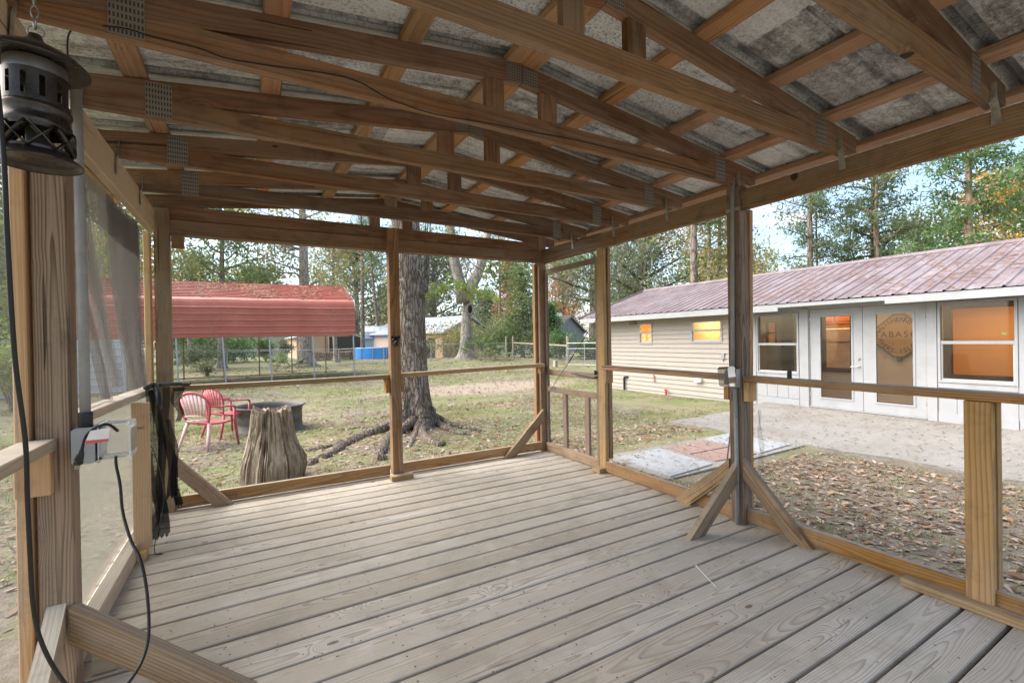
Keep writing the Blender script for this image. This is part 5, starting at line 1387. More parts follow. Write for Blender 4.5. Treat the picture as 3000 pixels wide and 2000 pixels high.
mb.tube([bc + Vector((.34 * math.cos(t) * .8, -.02 * math.cos(t), .42 * math.sin(t))) for t in [2 * PI * k / 20 for k in range(21)]], .105, 10, cap=False, lump=.05)
mb.build('burl', M_GREYB, bo, smooth=True)
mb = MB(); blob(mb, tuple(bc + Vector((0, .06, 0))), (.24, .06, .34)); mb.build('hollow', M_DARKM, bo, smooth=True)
C = [(b.x + rnd.uniform(-6, 6), b.y + rnd.uniform(-4, 4), b.z + rnd.uniform(9, 14)) for _ in range(120)]
leaves('crown', F_OAK, C, .6, 24, .13, bo)
T('bald_cypress', 'rusty orange cypress behind the peach house', 1500, 66, 15, .3, M_PINEB, F_RUST, 1.5, 14.5, 3.4, 34, .2, 16, 'cone', seed=31, sig=0.48)
T('bald_cypress', 'rusty orange cypress beyond the screen door', 1655, 70, 14, .3, M_PINEB, F_RUST, 1.5, 13.5, 4.4, 34, .2, 16, 'round', seed=32, sig=0.56)
T('pine_tree', 'slim pine standing before the rusty cypress', 1462, 52, 19, .17, M_PINEB, F_PINE, 10, 18, 2.6, 12, .16, 12, 'pine', seed=33, sig=0.40, wid=.2)
T('cedar_tree', 'loose green cedar behind the wire field fence', 1530, 41, 8.5, .16, M_GREYB, F_HOLLY, .8, 8.2, 2.6, 30, .13, 13, 'cone', seed=34, sig=0.34)
T('live_oak', 'dark forked live oak beyond the pipe gate', 1742, 37, 12, .48, M_OAKB, F_OAK, 4.2, 11.5, 5.6, 26, .16, 18, seed=35, sig=0.60, moss=260, curve=.5)
T('live_oak', 'dense mossy live oak rising behind the far end of the house', 1880, 31, 10.5, .42, M_OAKB, F_OAK, 2.4, 10.0, 4.4, 34, .12, 27, seed=36, sig=0.50, moss=220)
T('cedar_tree', 'low dark evergreen beside the slate house', 1610, 42, 5, .15, M_GREYB, F_CEDAR, .4, 4.8, 2.2, 24, .14, 13, 'cone', seed=37, sig=0.36)
T('pine_tree', 'tall straight pine trunk behind the house flue', 2032, 24, 17, .215, M_PINEB, F_PINE, 7.4, 16, 3.0, 12, .15, 14, 'pine', seed=38, sig=0.34, curve=.1, wid=.2)
T('sweetgum', 'double trunked tree left of the middle right post', 2083, 26, 13, .17, M_GREYB, F_MIX, 4.5, 12, 3.2, 20, .12, 12, 'spread', seed=39, sig=0.40, curve=.1)
T('sweetgum', 'second stem of the pair left of the middle right post', 2103, 26, 13, .16, M_GREYB, F_MIX, 5.5, 12, 3.0, 14, .12, 11, 'spread', seed=40, sig=0.40, lean=(.05, 0), curve=.12)
T('sweetgum', 'orange-yellow tree low behind the ridge right of the flue', 2210, 44, 8.6, .2, M_GREYB, F_MIX, 2.5, 8.4, 4.2, 24, .16, 16, seed=41, sig=0.48)
T('pine_tree', 'open pine with bare lower limbs right of the middle post', 2376, 21, 12.5, .155, M_PINEB, F_PINE, 4.4, 11, 3.2, 24, .11, 10, 'pine', seed=42, sig=0.22, curve=.1, wid=.22, limb_r=.3)
T('pine_tree', 'thin stemmed pine beside the open pine', 2402, 22, 8.6, .085, M_PINEB, F_PINE, 3.6, 8.2, 2.0, 16, .11, 9, 'pine', seed=43, sig=0.20, curve=.25, wid=.22)
T('pine_tree', 'slanting thin pine leaning right over the ridge', 2424, 22, 8.0, .075, M_PINEB, F_PINE, 3.4, 7.6, 2.2, 12, .11, 7, 'pine', seed=44, sig=0.20, lean=(.16, -.05), wid=.22)
T('pine_tree', 'sturdy pine with ragged limbs above the french doors', 2566, 22, 13, .21, M_PINEB, F_PINE, 4.6, 11, 3.4, 22, .12, 10, 'pine', seed=45, sig=0.26, curve=.12, wid=.25)
T('pine_tree', 'crooked reddish pine beside the sturdy one', 2612, 20.5, 9.5, .18, M_REDB, F_PINE, 4.2, 9.2, 3.2, 16, .12, 10, 'pine', seed=46, sig=0.26, curve=.7, wid=.25)
T('cedar_tree', 'dark bushy evergreen between the pines over the house ridge', 2690, 24, 7.2, .16, M_REDB, F_HOLLY, 1.5, 7.0, 3.2, 34, .11, 13, 'round', seed=47, sig=0.30)
T('cedar_tree', 'tall cedar with a bare reddish trunk over the big window', 2832, 17.5, 11.5, .185, M_REDB, F_CEDAR, 2.9, 9.5, 3.2, 34, .10, 15, 'pine', seed=48, sig=0.22, curve=.22, wid=.3, limb_r=.3)
T('golden_maple', 'golden yellow tree in the upper right behind the cedar', 2960, 30, 11.5, .22, M_GREYB, F_GOLD, 5.5, 10.8, 3.6, 18, .13, 26, seed=49, sig=0.36)
T('cedar_tree', 'green cedar at the right edge of the view', 3030, 18, 8.5, .16, M_REDB, F_CEDAR, 2.2, 8.2, 2.8, 32, .10, 14, 'pine', seed=50, sig=0.24, wid=.3)
T('broadleaf_tree', 'low pale green tree behind the ridge under the golden one', 2905, 36, 7.5, .2, M_GREYB, F_MIX, 2, 7.2, 4.2, 24, .14, 26, seed=51, sig=0.40)
T('cedar_tree', 'dark green cedar low behind the ridge', 2765, 30, 6.2, .18, M_REDB, F_CEDAR, 1.2, 6.0, 3.4, 30, .13, 12, 'round', seed=52, sig=0.36)
# the far wood: individuals of three kinds standing in rows
protos = [T('wood_tree', 'grey-green tree in the distant wood', 300, 75, 16, .3, M_GREYB, F_OAK, 1.5, 15, 6.5, 26, .34, 26, seed=61, sig=1.1, group='trees of the distant wood'),
          T('wood_tree', 'olive green tree in the distant wood', 760, 80, 14, .3, M_GREYB, F_HOLLY, 1.5, 13, 6.0, 24, .34, 26, seed=62, sig=1.1, group='trees of the distant wood'),
          T('wood_tree', 'orange tree in the distant wood', 1190, 84, 13, .3, M_GREYB, F_MIX, 1.5, 12, 5.5, 24, .34, 26, seed=63, sig=1.1, group='trees of the distant wood')]
k = 0
for u in list(range(-700, 3900, 230)):
    d = 62 + (k * 37) % 34
    x, y = at(u + (k * 53) % 70, d)
    if 640 < u < 1010 or u > 2100: k += 1; continue
    c = copy_tree(protos[(k * 2 + k // 3) % 3 if not (1400 < u < 1700) else 2]); c.location = (x, y, gz(x, y)); c.rotation_euler.z = k * 1.7
    s_ = .62 + ((k * 29) % 10) * .03
    c.scale = (s_, s_, s_ * (.8 if abs(u - 860) < 260 else 1)); k += 1
for i, u in enumerate((-200, 60, 330)):
    x, y = at(u, 36 + 4 * i); c = copy_tree(protos[i % 2]); c.location = (x, y, gz(x, y)); c.rotation_euler.z = i * 2.1; c.scale = (.75,) * 3

# shrubs and palmettos
def shrub(label, u, dep, H, R, leafm, seed, size=.09, per=26, n=40, cat='shrub', name='shrub'):
    q = random.Random(seed); x, y = at(u, dep); z = gz(x, y)
    t = thing(name, label, cat, (x, y, z)); mb = MB(); C = []
    for k in range(9):
        a = q.uniform(0, 6.28); e = Vector((x + math.cos(a) * R * q.uniform(.3, .9), y + math.sin(a) * R * q.uniform(.3, .9), z + H * q.uniform(.6, 1)))
        mb.tube([(x + math.cos(a) * .05, y + math.sin(a) * .05, z - .05), Vector((x, y, z + H * .35)).lerp(e, .3), e], [.03, .018, .006], 5)
        for j in range(n // 9):
            s = q.uniform(.3, 1); p = Vector((x, y, z + H * .1)).lerp(e, s) + Vector((q.uniform(-1, 1), q.uniform(-1, 1), q.uniform(-.5, .5))) * R * .3; C.append(tuple(p))
    mb.build('stem', M_GREYB, t); leaves('foliage', leafm, C, R * .2, per, size, t); return t
shrub('yellowish shrub against the peach house wall', 1315, 42, 3.4, 2.4, F_MIX, 1, .12, 30, 72)
shrub('green and gold shrub right of the burl oak', 1418, 40, 3.3, 2.4, F_HOLLY, 2, .12, 30, 72)
shrub('small round shrub beside the peach house door', 1252, 43, 1.9, .7, F_HOLLY, 3, .08, 26, 45)
shrub('tall shrub behind the wooden fence posts', 1490, 43, 3.8, 2.6, F_HOLLY, 4, .12, 30, 72)
shrub('grey-green bush inside the carport legs on the left', 590, 30, 1.9, 1.6, F_OAK, 5, .09, 30, 63)
shrub('small pale bush beside the left carport legs', 605, 25, .9, .5, F_OAK, 6, .06, 22, 36)
shrub('dark hedge behind the left fence', 545, 42, 2.6, 3.6, F_CEDAR, 7, .14, 34, 90)
shrub('dark hedge mass right of the left hedge', 680, 44, 2.8, 3.4, F_CEDAR, 8, .14, 34, 90)
shrub('slim young evergreen before the pale sage wall', 778, 44, 2.6, .8, F_HOLLY, 9, .1, 28, 54)
shrub('young evergreen near the sage wall corner', 835, 46, 2.4, .8, F_OAK, 10, .1, 26, 54)
shrub('dark evergreen bush left of the slate house', 1640, 36, 2.2, 1.2, F_CEDAR, 12, .1, 30, 63)
shrub('leafy bush behind the pipe gate', 1720, 36, 1.7, 1.3, F_HOLLY, 13, .1, 30, 63)
shrub('broad bush behind the field fence', 1580, 40, 2.6, 2.2, F_HOLLY, 14, .11, 30, 72)
shrub('leafy bush beyond the left screen', 40, 12, 1.9, 1.2, F_LIME, 15, .09, 26, 60)

def palmetto(label, u, dep, H, n, seed):
    q = random.Random(seed); x, y = at(u, dep); z = gz(x, y)
    t = thing('palmetto', label, 'palmetto', (x, y, z))
    st = MB(); P, A, B = [], [], []
    for k in range(n):
        a = q.uniform(0, 6.28); el = q.uniform(.35, 1.35); L = H * q.uniform(.5, .8)
        d = Vector((math.cos(a) * math.cos(el), math.sin(a) * math.cos(el), math.sin(el))); e = Vector((x, y, z)) + d * L
        st.tube([(x, y, z - .03), Vector((x, y, z)) + d * L * .5 + Vector((0, 0, .03)), e], [.014, .011, .008], 5)
        sd = d.cross(Vector((0, 0, 1))).normalized()
        for j in range(15):
            th = (j / 14 - .5) * 2.6; f = (d * math.cos(th) + sd * math.sin(th) + Vector((0, 0, -.12))).normalized(); LL = H * .34 * q.uniform(.8, 1.1)
            P.append(tuple(e + f * LL * .5)); A.append(tuple(f * LL * .5)); B.append(tuple(f.cross(d).normalized().cross(f) * .022 if abs(f.dot(d)) < .99 else tuple(sd * .022)))
    st.build('stalk', M_FWOOD, t)
    cards('frond', np.array(P), np.array(A), np.array(B, dtype=float), F_PALM, NR.random(len(P)), t, bend=.4)['kind'] = 'stuff'
palmetto('spiky palmetto behind the carport legs', 805, 27.5, 1.25, 20, 1)
palmetto('pale fan palmetto at the foot of the burl oak', 1408, 33.5, 2.1, 20, 2)
palmetto('darker palmetto right of the burl oak', 1452, 34.5, 1.5, 18, 3)
palmetto('small palmetto left of the thick carport tree', 870, 32, .9, 12, 4)
# ------------------------------------------------------------------ red carport
CX0, CX1, CY0, CY1 = -6.1, 4.32, 22.5, 28.2
cpz = gz(0, 24)
cp = thing('carport', 'open red steel carport with ribbed sides on thin grey legs', 'carport', (-.9, 25, cpz))
def cprofile():
    """section from the lower front edge over the ridge to the rear edge: (y, z)"""
    pts = [(CY0, 1.47), (CY0, 2.80), (CY0 + .03, 2.92), (CY0 + .10, 3.04), (CY0 + .22, 3.12), (25.35, 4.04), (CY1 - .22, 3.12), (CY1 - .1, 3.04), (CY1 - .03, 2.92), (CY1, 2.80), (CY1, 1.55)]
    return pts
def ribbed(pts, pitch=.262, hgt=.04):
    out = []; acc = 0
    for i in range(len(pts) - 1):
        a, b = Vector((0, *pts[i])), Vector((0, *pts[i + 1])); L = (b - a).length; d = (b - a) / L; nrm = Vector((0, d.z, -d.y)) * -1
        if nrm.y > 0 and i < 2: nrm = -nrm
        s = 0; bend = L < .3
        out.append(a)
        while not bend and s < L:
            for (o, h) in ((.16, 0), (.165, hgt), (.20, hgt), (.245, 0)):
                if s + o < L: out.append(a + d * (s + o) + nrm * h)
            s += pitch
    out.append(Vector((0, *pts[-1]))); return out
sec = ribbed(cprofile())
def cshell(mb):
    xs = [CX0 + (CX1 - CX0) * i / 12 for i in range(13)]
    vs = [(x, p.y + .006 * math.sin(x * 1.7 + p.z * 3), p.z + .010 * (x - CX0) / 2 + .008 * math.sin(x * 2.3 + p.y)) for x in xs for p in sec]; n = len(sec)
    mb.add(vs, [(i * n + k, i * n + n + k, i * n + n + k + 1, i * n + k + 1) for i in range(12) for k in range(n - 1)])
cs = part('shell', M_RED, cshell, cp)
def edge(mb):
    for x in (CX1 + .01,):
        pts = [Vector((x, p[0], p[1] + .055)) for p in cprofile()[1:7]]
        for a, b in zip(pts[:-1], pts[1:]): mb.beam(a, b, .05, .03, up=(0, -(b - a).z, (b - a).y) if abs((b - a).y) > .01 else (0, -1, 0))
part('edge_trim', M_WHITEM, edge, cp)
for x, lean in ((-4.2, .1), (-2.6, .1), (-1.05, .16), (.68, .13), (2.45, .08), (4.22, .05)):
    part('leg', M_POSTM, lambda mb: mb.beam((x + lean, CY0 + .04, gz(x, CY0) - .05), (x, CY0 + .05, 2.85), .058, .058, up=(0, 1, 0)), cp)
for x in (-4.6, -2.9, -1.2, .42, 2.0, 3.75):
    part('leg', M_RUSTM, lambda mb: mb.beam((x, CY1 - .05, gz(x, CY1) - .05), (x, CY1 - .05, 2.85), .06, .06, up=(0, 1, 0)), cp)
    part('rafter_tube', M_POSTM, lambda mb: (mb.beam((x, CY0 + .12, 2.93), (x, 25.35, 3.90), .05, .05), mb.beam((x, 25.35, 3.90), (x, CY1 - .12, 2.93), .05, .05)), cp)
part('eave_tube', M_POSTM, lambda mb: mb.beam((CX0, CY1 - .05, 1.56), (CX1, CY1 - .05, 1.60), .06, .06), cp)
part('base_tube', M_RUSTM, lambda mb: mb.beam((CX0, CY1 - .05, gz(0, CY1) + .03), (CX1, CY1 - .05, gz(4, CY1) + .03), .06, .06), cp)
n = 3000; xx = NR.uniform(CX0, CX1, n); tt = NR.uniform(.02, .98, n); kp = (np.sin(xx * 1.3 + tt * 3) + np.sin(xx * 3.1) + NR.normal(0, 1, n) + 1.6 * (1 - abs(tt - .6))) > 1.0; xx, tt = xx[kp], tt[kp]; n = len(xx)
yy = CY0 + .22 + (25.35 - CY0 - .22) * tt; zz = 3.12 + .92 * tt + .04 + .010 * (xx - CX0) / 2
a = NR.uniform(0, 6.28, n); L = NR.uniform(.03, .10, n); A = np.stack([np.cos(a) * L, np.sin(a) * L, np.sin(a) * L * .35], 1); B = np.stack([-np.sin(a), np.cos(a), np.cos(a) * .35 + .2], 1) * L[:, None] * .45
o = cards('leaf_litter', np.stack([xx, yy, zz], 1), A, B, F_NEED, NR.random(n), cp); o['kind'] = 'stuff'
def drip(x, z0, z1, seed):
    q = random.Random(seed)
    def f(mb):
        z = z0; p = Vector((x, CY0 - .03, z0))
        while z > z1:
            n_ = p + Vector((q.uniform(-.12, .12), 0, -q.uniform(.1, .2))); mb.tube([p, n_], .009, 4)
            if q.random() < .7: mb.tube([n_, n_ + Vector((q.uniform(-.22, .22), 0, q.uniform(-.12, .05)))], .006, 4)
            p = n_; z = p.z
    part('dead_vine', M_FWOOD, f, cp)
drip(-1.1, 2.35, 1.75, 1); drip(3.3, 2.75, 2.5, 2)

wp = thing('panel_wall', 'white ribbed steel wall panel below the red carport side at far left', 'wall', (-5.6, 21.6, gz(-5, 21)))
def wpan(mb):
    z = -.75; pr = []
    while z < 1.36: pr += [(0, z), (-.025, z + .02), (-.025, z + .06), (0, z + .08)]; z += .262
    pr.append((0, 1.36)); n = len(pr)
    vs = [(x, 21.6 + a, z) for x in (-7.3, -4.02) for (a, z) in pr]; mb.add(vs, [(k, n + k, n + k + 1, k + 1) for k in range(n - 1)])
part('sheet', M_WHITEM, wpan, wp)
for x in (-7.32, -4.0): part('corner_post', M_WHITEM, lambda mb: mb.beam((x, 21.58, -.8), (x, 21.58, 1.40), .10, .08, up=(0, 1, 0)), wp)

# ------------------------------------------------------------------ fences and gate
def chain(label, pts, h=1.2, sp=.085, posts=True, mat=M_POSTM):
    P = [Vector((x, y, gz(x, y))) for x, y in pts]
    f = thing('chain_link_fence', label, 'fence', tuple(P[0]))
    for i, p in enumerate(P):
        part('fence_post', mat, lambda mb: mb.tube([p + Vector((0, 0, -.1)), p + Vector((0, 0, h + .05))], .03, 8), f)
    part('top_rail', M_POSTM, lambda mb: [mb.tube([a + Vector((0, 0, h)), b + Vector((0, 0, h))], .021, 7) for a, b in zip(P[:-1], P[1:])], f)
    def wire(mb):
        for a, b in zip(P[:-1], P[1:]):
            d = (b - a); L = Vector((d.x, d.y)).length; n = int(L / sp); u = d / L
            for s in (1, -1):
                for k in range(-int(h / sp), n + int(h / sp)):
                    s0 = k * sp; e0, e1 = (s0, s0 + s * h); t0, t1 = 0.0, 1.0
                    lo, hi = 0, L
                    if s > 0: t0 = max(0, (lo - e0) / h); t1 = min(1, (hi - e0) / h)
                    else: t0 = max(0, (e0 - hi) / h); t1 = min(1, (e0 - lo) / h)
                    if t1 - t0 < .05: continue
                    p, q_ = a + u * (e0 + s * h * t0) + Vector((0, 0, h * t0 + .02)), a + u * (e0 + s * h * t1) + Vector((0, 0, h * t1 + .02))
                    w = u * .0016; mb.quad(p - w, p + w, q_ + w, q_ - w)
    part('wire_mesh', mat, wire, f)
    return f
F1 = [at(u, d) for u, d in ((300, 31), (505, 31), (656, 31.5), (832, 32.5), (992, 33), (1124, 32.5), (1262, 34.5), (1350, 35.2), (1480, 36.5))]
chain('chain link fence running behind the red carport', F1)
chain('farther chain link fence before the dark hedge', [at(u, d) for u, d in ((380, 39), (530, 40), (665, 41), (800, 42), (880, 43))], sp=.12)
chain('chain link fence and gate by the peach house', [at(u, d) for u, d in ((1276, 41), (1302, 41.5), (1330, 41), (1365, 42))], 1.25, sp=.12)
wf = thing('field_fence', 'wire field fence on weathered wooden posts beyond the lawn', 'fence', (*at(1484, 36.5), gz(*at(1484, 36.5))))
wps = [(1483, 36.5, 1.75), (1503, 36.2, 1.75), (1570, 34, 1.3), (1663, 29.5, 1.85)]
for u, d, h in wps:
    x, y = at(u, d); part('fence_post', M_FWOOD, lambda mb: mb.tube([(x, y, gz(x, y) - .1), (x, y, gz(x, y) + h)], .085, 9, lump=.04), wf)
def fwires(mb):
    pp = [Vector((*at(u, d), 0)) for u, d, h in wps[1:]]
    for a, b in zip(pp[:-1], pp[1:]):
        a.z, b.z = gz(a.x, a.y), gz(b.x, b.y)
        for k in range(9): mb.tube([a + Vector((0, 0, .08 + k * .14)), b + Vector((0, 0, .08 + k * .14))], .004, 4, cap=False)
        L = (b - a).length; n_ = int(L / .3)
        for k in range(n_): p = a.lerp(b, k / n_); mb.tube([p + Vector((0, 0, .05)), p + Vector((0, 0, 1.22))], .003, 4, cap=False)
part('wire_mesh', M_POSTM, fwires, wf)
part('top_board', M_FWOOD, lambda mb: mb.beam(Vector((*at(1503, 36.2), gz(*at(1503, 36.2)) + 1.25)), Vector((*at(1663, 29.5), gz(*at(1663, 29.5)) + 1.22)), .04, .10), wf)
gx, gy = at(1661, 28.6); g2 = at(1756, 27.2)
gt = thing('pipe_gate', 'galvanised pipe gate with wire infill hung on a wooden post', 'gate', (gx, gy, gz(gx, gy)))
a, b = Vector((gx, gy, gz(gx, gy) + .06)), Vector((*g2, gz(*g2) + .06)); up = Vector((0, 0, 1))
part('frame', M_POSTM, lambda mb: [mb.tube([p, q_], .028, 8) for p, q_ in ((a, b), (a + up * 1.32, b + up * 1.32), (a, a + up * 1.32), (b, b + up * 1.32))], gt)
part('mid_rail', M_POSTM, lambda mb: mb.tube([a + up * .98, b + up * .98], .022, 8), gt)
part('brace_tube', M_POSTM, lambda mb: mb.tube([a.lerp(b, .55), a.lerp(b, .55) + up * 1.32], .024, 8), gt)
part('wire_infill', M_POSTM, lambda mb: [mb.tube([a + up * z, b + up * z], .004, 4, cap=False) for z in (.14, .28, .42, .56, .70, .84)] + [mb.tube([a.lerp(b, t / 16), a.lerp(b, t / 16) + up * .98], .003, 4, cap=False) for t in range(1, 16)], gt)
# concrete block on the lawn
bx, by = at(1626, 27); bz = gz(bx, by)
def cblock(mb):
    for (x0, x1, z0, z1) in ((-.2, .2, 0, .035), (-.2, .2, .165, .20), (-.2, -.165, .035, .165), (.165, .2, .035, .165), (-.017, .017, .035, .165)):
        mb.box(bx + z0 - .1, bx + z1 - .1, by - .1, by + .1, bz + x0 + .2, bz + x1 + .2)
cb = part('concrete_block', M_BLOCK, cblock, None); _tag(cb, 'hollow concrete block standing on the lawn by the gate', 'concrete block')

# ------------------------------------------------------------------ neighbours' buildings
def gable_house(name, label, cat, u, dep, yaw, W, D, he, hr, wall, roof, over=.4, z=None, trim=M_WHITE):
    """gable end faces local -y, W wide, D deep"""
    x, y = at(u, dep); zz = gz(x, y) if z is None else z
    t = thing(name, label, cat, (x, y, zz))
    ca, sa = math.cos(yaw), math.sin(yaw)
    def L(px, py, pz): return Vector((x + px * ca - py * sa, y + px * sa + py * ca, zz + pz))
    w = W / 2
    def walls(mb):
        mb.add([L(-w, 0, -.3), L(w, 0, -.3), L(w, 0, he), L(0, 0, hr), L(-w, 0, he)], [(0, 1, 2, 3, 4)])
        mb.add([L(-w, 0, -.3), L(-w, D, -.3), L(-w, D, he), L(-w, 0, he)], [(0, 3, 2, 1)]); mb.add([L(w, 0, -.3), L(w, D, -.3), L(w, D, he), L(w, 0, he)], [(0, 1, 2, 3)])
        mb.add([L(-w, D, -.3), L(w, D, -.3), L(w, D, he), L(0, D, hr), L(-w, D, he)], [(4, 3, 2, 1, 0)])
        k = 0
        while k * .24 < he: mb.add([L(-w, -.012, k * .24), L(w, -.012, k * .24), L(w, -.003, k * .24 + .23), L(-w, -.003, k * .24 + .23)], [(0, 1, 2, 3)]); k += 1
    part('wall', wall, walls, t)
    sl = (hr - he) / w
    def rf_(mb):
        for s in (-1, 1):
            a = [L(s * (w + over), -over, he - sl * over), L(0, -over, hr), L(0, D + over, hr), L(s * (w + over), D + over, he - sl * over)]
            if s > 0: a = a[::-1]
            mb.prism([p + Vector((0, 0, .04)) for p in a], (0, 0, .07))
    r = part('roof', roof, rf_, t)
    def rake(mb):
        for s in (-1, 1): mb.beam(L(s * (w + over), -over - .02, he - sl * over - .05), L(0, -over - .02, hr - .05), .03, .16)
    part('rake_board', trim, rake, t)
    return t, L
ph, L = gable_house('neighbour_house', 'peach lap-sided house with a bright tin roof beyond the big burl oak', 'house', 1372, 47, .42, 7.2, 11, 2.55, 4.15, M_PEACH, M_TIN)
for sx in (-3.55,): part('corner_trim', M_WHITE, lambda mb: mb.beam(L(sx, -.03, -.2), L(sx, -.03, 2.5), .22, .06, up=(0, 1, 0)), ph)
part('door', M_DGREY, lambda mb: mb.prism([L(-3.63, 1.2, 0), L(-3.63, 2.1, 0), L(-3.63, 2.1, 2.0), L(-3.63, 1.2, 2.0)], L(-3.68, 1.2, 0) - L(-3.63, 1.2, 0)), ph)
wn = part('window', M_WHITE, lambda mb: mb.prism([L(1.2, -.02, .8), L(2.3, -.02, .8), L(2.3, -.02, 1.9), L(1.2, -.02, 1.9)], L(0, -.06, 0) - L(0, 0, 0)), ph)
part('pane', M_DGREY, lambda mb: mb.prism([L(1.3, -.085, .9), L(2.2, -.085, .9), L(2.2, -.085, 1.8), L(1.3, -.085, 1.8)], L(0, -.02, 0) - L(0, 0, 0)), wn)
# gambrel shed
sx_, sy_ = at(1128, 52); sz = gz(sx_, sy_); sy0 = -.35
sh = thing('barn_shed', 'sage green barn shed with a silver gambrel roof', 'shed', (sx_, sy_, sz))
def SL_(px, py, pz): c_, s_ = math.cos(sy0), math.sin(sy0); return Vector((sx_ + px * c_ - py * s_, sy_ + px * s_ + py * c_, sz + pz))
gam = [(-1.5, 2.0), (-1.25, 2.75), (-.7, 3.25), (0, 3.45), (.7, 3.25), (1.25, 2.75), (1.5, 2.0)]
part('wall', M_SAGE, lambda mb: (mb.add([SL_(-2.2, p, z) for p, z in [(-1.45, 0)] + gam + [(1.45, 0)]], [tuple(range(9))]), mb.add([SL_(3.4, p, z) for p, z in [(-1.45, 0)] + gam + [(1.45, 0)]], [tuple(range(8, -1, -1))]), mb.quad(SL_(-2.2, -1.45, -.1), SL_(3.4, -1.45, -.1), SL_(3.4, -1.45, 2.05), SL_(-2.2, -1.45, 2.05)), mb.quad(SL_(-2.2, 1.45, -.1), SL_(-2.2, 1.45, 2.05), SL_(3.4, 1.45, 2.05), SL_(3.4, 1.45, -.1))), sh)
def shroof(mb):
    g2 = [(p * 1.06, z + .05) for p, z in gam]
    for (a, b) in zip(g2[:-1], g2[1:]):
        mb.prism([SL_(-2.35, *a), SL_(3.5, *a), SL_(3.5, *b), SL_(-2.35, *b)], (0, 0, .05))
        for k in range(10): mb.beam(SL_(-2.3 + k * .64, a[0], a[1] + .06), SL_(-2.3 + k * .64, b[0], b[1] + .06), .03, .04)
part('roof', M_TIN, shroof, sh)
part('trim', M_WHITE, lambda mb: [mb.beam(SL_(-2.26, *a), SL_(-2.26, *b), .04, .14) for a, b in zip(gam[:-1], gam[1:])] + [mb.beam(SL_(-2.23, p, -.1), SL_(-2.23, p, 2.0), .1, .1, up=(0, 1, 0)) for p in (-1.45, 1.45)], sh)
# pool under a blue tarp
px, py = at(1096, 46.5); pz = gz(px, py)
pool = thing('above_ground_pool', 'round pool wrapped in a bright blue tarp in front of the barn shed', 'pool', (px, py, pz))
mb = MB(); mb.lathe([(0, 1.05), (1.2, 1.08), (2.45, 1.12), (2.5, 1.05), (2.5, .6), (2.52, 0)], (px + .8, py + .8, pz), 40); mb.build('tarp_wrap', M_TARP, pool)
part('frame_leg', M_POSTM, lambda mb: [mb.tube([(px + .8 + 2.56 * math.cos(t), py + .8 + 2.56 * math.sin(t), pz), (px + .8 + 2.56 * math.cos(t), py + .8 + 2.56 * math.sin(t), pz + 1.1)], .03, 6) for t in [k * PI / 6 for k in range(12)]], pool)
# tan house with a dark shaded porch, sage wall, wood pile
th_, L2 = gable_house('neighbour_house', 'tan house with a shaded porch seen under the carport roof', 'house', 968, 52, .05, 7.0, 8, 2.3, 3.3, M_PEACH, M_TIN)
part('porch_shade_panel', M_DGREY, lambda mb: mb.prism([L2(-.2, -.4, .75), L2(3.4, -.4, .75), L2(3.4, -.4, 2.35), L2(-.2, -.4, 2.35)], (0, .05, 0)), th_)  # flat dark sheet paints in the shade of the porch
for k in (-3.2, -.3, 3.5): part('porch_post', M_PEACH, lambda mb: mb.beam(L2(k, -.5, -.2), L2(k, -.5, 2.4), .14, .14, up=(0, 1, 0)), th_)
lw, L3 = gable_house('neighbour_building', 'long pale sage metal building behind the hedge', 'building', 770, 62, .02, 15, 9, 2.6, 3.6, M_SAGEL, M_TIN, trim=M_SAGEL)
wx, wy = at(965, 44); wz = gz(wx, wy)
wpile = thing('woodpile', 'stack of split firewood in front of the tan house', 'woodpile', (wx, wy, wz))
def logs(mb):
    q = random.Random(4)
    for r in range(6):
        for k in range(26):
            px_ = wx - 2.0 + k * .16 + q.uniform(-.02, .02); mb.tube([(px_, wy - .2, wz + .08 + r * .14), (px_ + q.uniform(-.03, .03), wy + .3, wz + .08 + r * .14)], q.uniform(.05, .08), 7)
o = part('logs', M_LOG, logs, wpile); o['kind'] = 'stuff'
part('rack_end', M_FWOOD, lambda mb: [mb.beam((wx + s, wy, wz), (wx + s, wy, wz + 1.0), .07, .07, up=(0, 1, 0)) for s in (-2.12, 2.2)], wpile)
pt = thing('picnic_table', 'dark picnic table beside the woodpile', 'table', (*at(1008, 43), gz(*at(1008, 43))))
tx, ty = at(1008, 43); tz = gz(tx, ty)
part('top', M_DGREY, lambda mb: mb.box(tx - .9, tx + .9, ty - .4, ty + .4, tz + .70, tz + .75), pt)
for s in (-.55, .55): part('bench', M_DGREY, lambda mb: mb.box(tx - .9, tx + .9, ty + s * 1.3 - .13, ty + s * 1.3 + .13, tz + .42, tz + .46), pt)
for s in (-.65, .65): part('leg', M_DGREY, lambda mb: (mb.beam((tx + s, ty - .75, tz), (tx + s, ty - .2, tz + .72), .08, .05), mb.beam((tx + s, ty + .75, tz), (tx + s, ty + .2, tz + .72), .08, .05), mb.beam((tx + s, ty - .7, tz + .4), (tx + s, ty + .7, tz + .4), .05, .08)), pt)
sl_, L4 = gable_house('neighbour_house', 'slate blue gabled house beyond the pipe gate', 'house', 1668, 58, .3, 6.4, 9, 2.6, 4.5, M_SLATE, M_DGREY, trim=M_SLATE)
tr, L5 = gable_house('neighbour_building', 'small teal roofed outbuilding behind the slate house', 'building', 1640, 68, 1.3, 4, 4, 3.6, 5.4, M_SLATE, M_TEAL, trim=M_SLATE)

